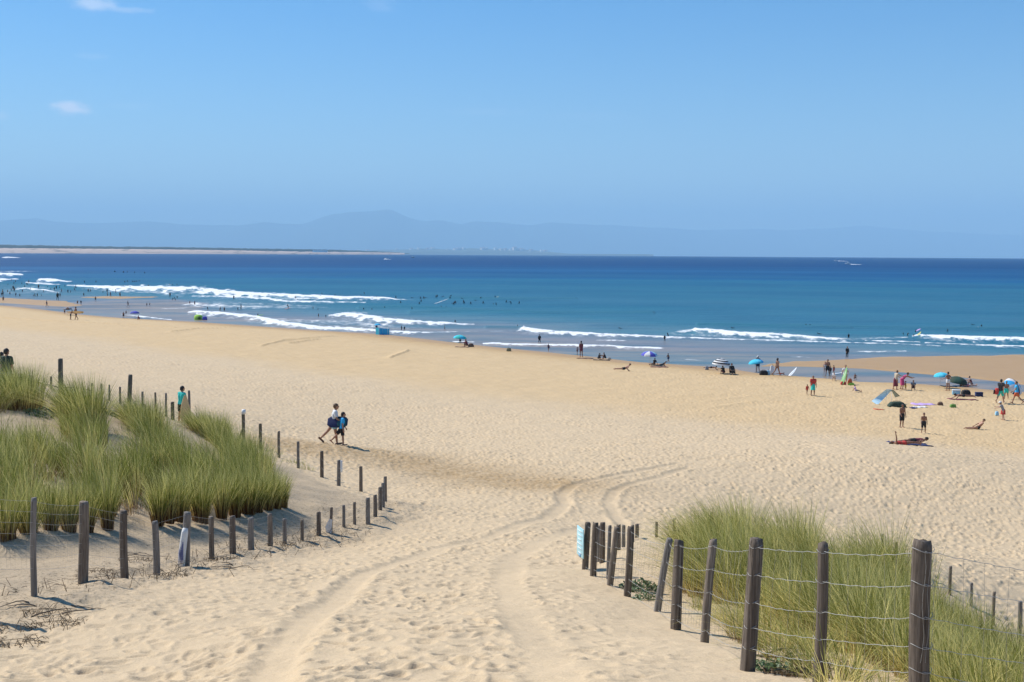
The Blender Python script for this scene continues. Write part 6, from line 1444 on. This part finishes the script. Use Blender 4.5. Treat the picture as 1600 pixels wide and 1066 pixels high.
def wake(label, px0, px1, py, wid):
    A = at(px0, py, hi=20000); B = at(px1, py + .3, hi=20000); b = MB(); r = random.Random(int(px0)); n = 24; V = []
    for i in range(n + 1):
        u = i / n; c = A.lerp(B, u); w_ = wid * (1 - .75 * u) * r.uniform(.5, 1.2); h_ = .35 * (1 - u) * r.uniform(.5, 1.2) + .03
        V += [(c.x, c.y - w_, -.1), (c.x, c.y - w_ * .3, h_), (c.x, c.y + w_ * .3, h_ * .8), (c.x, c.y + w_, -.1)]
    b.add(V, [(i * 4 + j, (i + 1) * 4 + j, (i + 1) * 4 + j + 1, i * 4 + j + 1) for i in range(n) for j in range(3)]); o = b.build('boat_wake', SPRAY, None, local=True); tag(o, kind='stuff')
boat('white motor boat nearer the horizon, left of the other', 1306, 408, 7, 170); wake('', 1308, 1325, 408, 8)
boat('white motor boat just right of and below the other', 1325, 412.8, 8, 170); wake('', 1328, 1345, 413.2, 8)
boat('small white boat near the tip of the far sand spit', 604, 405, 7, 160); wake('', 600, 611, 405.2, 6); boat('dark small boat right of the far sand spit', 645, 402.4, 8, 15, mat=plain('dark_hull', (.03, .04, .06), .5, .1))
WALLS = [plain('render_white', (.80, .80, .78), .8, .06), plain('render_cream', (.72, .66, .58), .8, .06), plain('render_grey', (.42, .43, .44), .8, .06)]; ROOF = plain('terracotta_roof', (.32, .12, .07), .8, .15)
rb_ = random.Random(21); WIN = plain('window_glass', (.08, .10, .13), .2, .1)
spots = [(560, 389.5, 7), (574, 389, 5), (620, 388, 6), (643, 387.2, 5), (655, 386.6, 7), (668, 386.4, 6), (672, 387, 5), (676, 386.5, 9), (700, 388.5, 6), (712, 387.8, 7), (716, 386.6, 9), (720, 387.4, 7), (725, 386, 10), (754, 388, 7), (760, 388.6, 8), (774, 389, 9), (783, 389.2, 7), (790, 389.4, 7), (798, 389.5, 6), (804, 388, 16), (808, 389.2, 8), (814, 390.4, 9), (818, 391, 7), (830, 391.5, 6), (846, 392.2, 8), (852, 391.8, 7)]
for i, (px, py, hh) in enumerate(spots):
    D_ = 20050; W = rb_.uniform(30, 60); tall = hh > 12; Hh = hh * 3.2; cr = on_ray(px, np.interp(px, [q[0] for q in rise], [q[1] for q in rise]), 20300); top = (cr[0] * D_ / 20300, D_, cr[2] * .86 + Hh)
    t = empty('town_building', (top[0], D_, top[2] - Hh), math.radians(rb_.uniform(20, 30))); tag(t, 'tall pale tower standing over the hazy far town' if tall else 'tiny pale building in the hazy far town across the bay', 'building', None if tall else 'far town buildings')
    b = MB(); b.box((0, 0, Hh / 2 - 15), (W, W * 1.6, Hh + 30)); b.build('wall', WALLS[i % 3], t, local=True, smooth=False)
    b = MB(); b.add([(-W * .55, -W * .8, Hh), (W * .55, -W * .8, Hh), (W * .55, W * .8, Hh), (-W * .55, W * .8, Hh), (-W * .45, 0, Hh + 5), (W * .45, 0, Hh + 5)], [(0, 1, 5, 4), (2, 3, 4, 5), (1, 2, 5), (3, 0, 4), (3, 2, 1, 0)]); b.build('roof', ROOF if i % 2 else WALLS[2], t, local=True, smooth=False)
t = empty('long_building', (on_ray(500, 392, 7500)[0], 7500, on_ray(500, 393.4, 7500)[2])); tag(t, 'long low white building at the tip of the far sandy shore', 'building'); b = MB(); b.box((0, 0, 3), (90, 14, 14)); b.build('wall', WALLS[0], t, local=True, smooth=False); b = MB(); b.box((0, 0, 11), (96, 18, 2)); b.build('roof', WALLS[2], t, local=True, smooth=False)
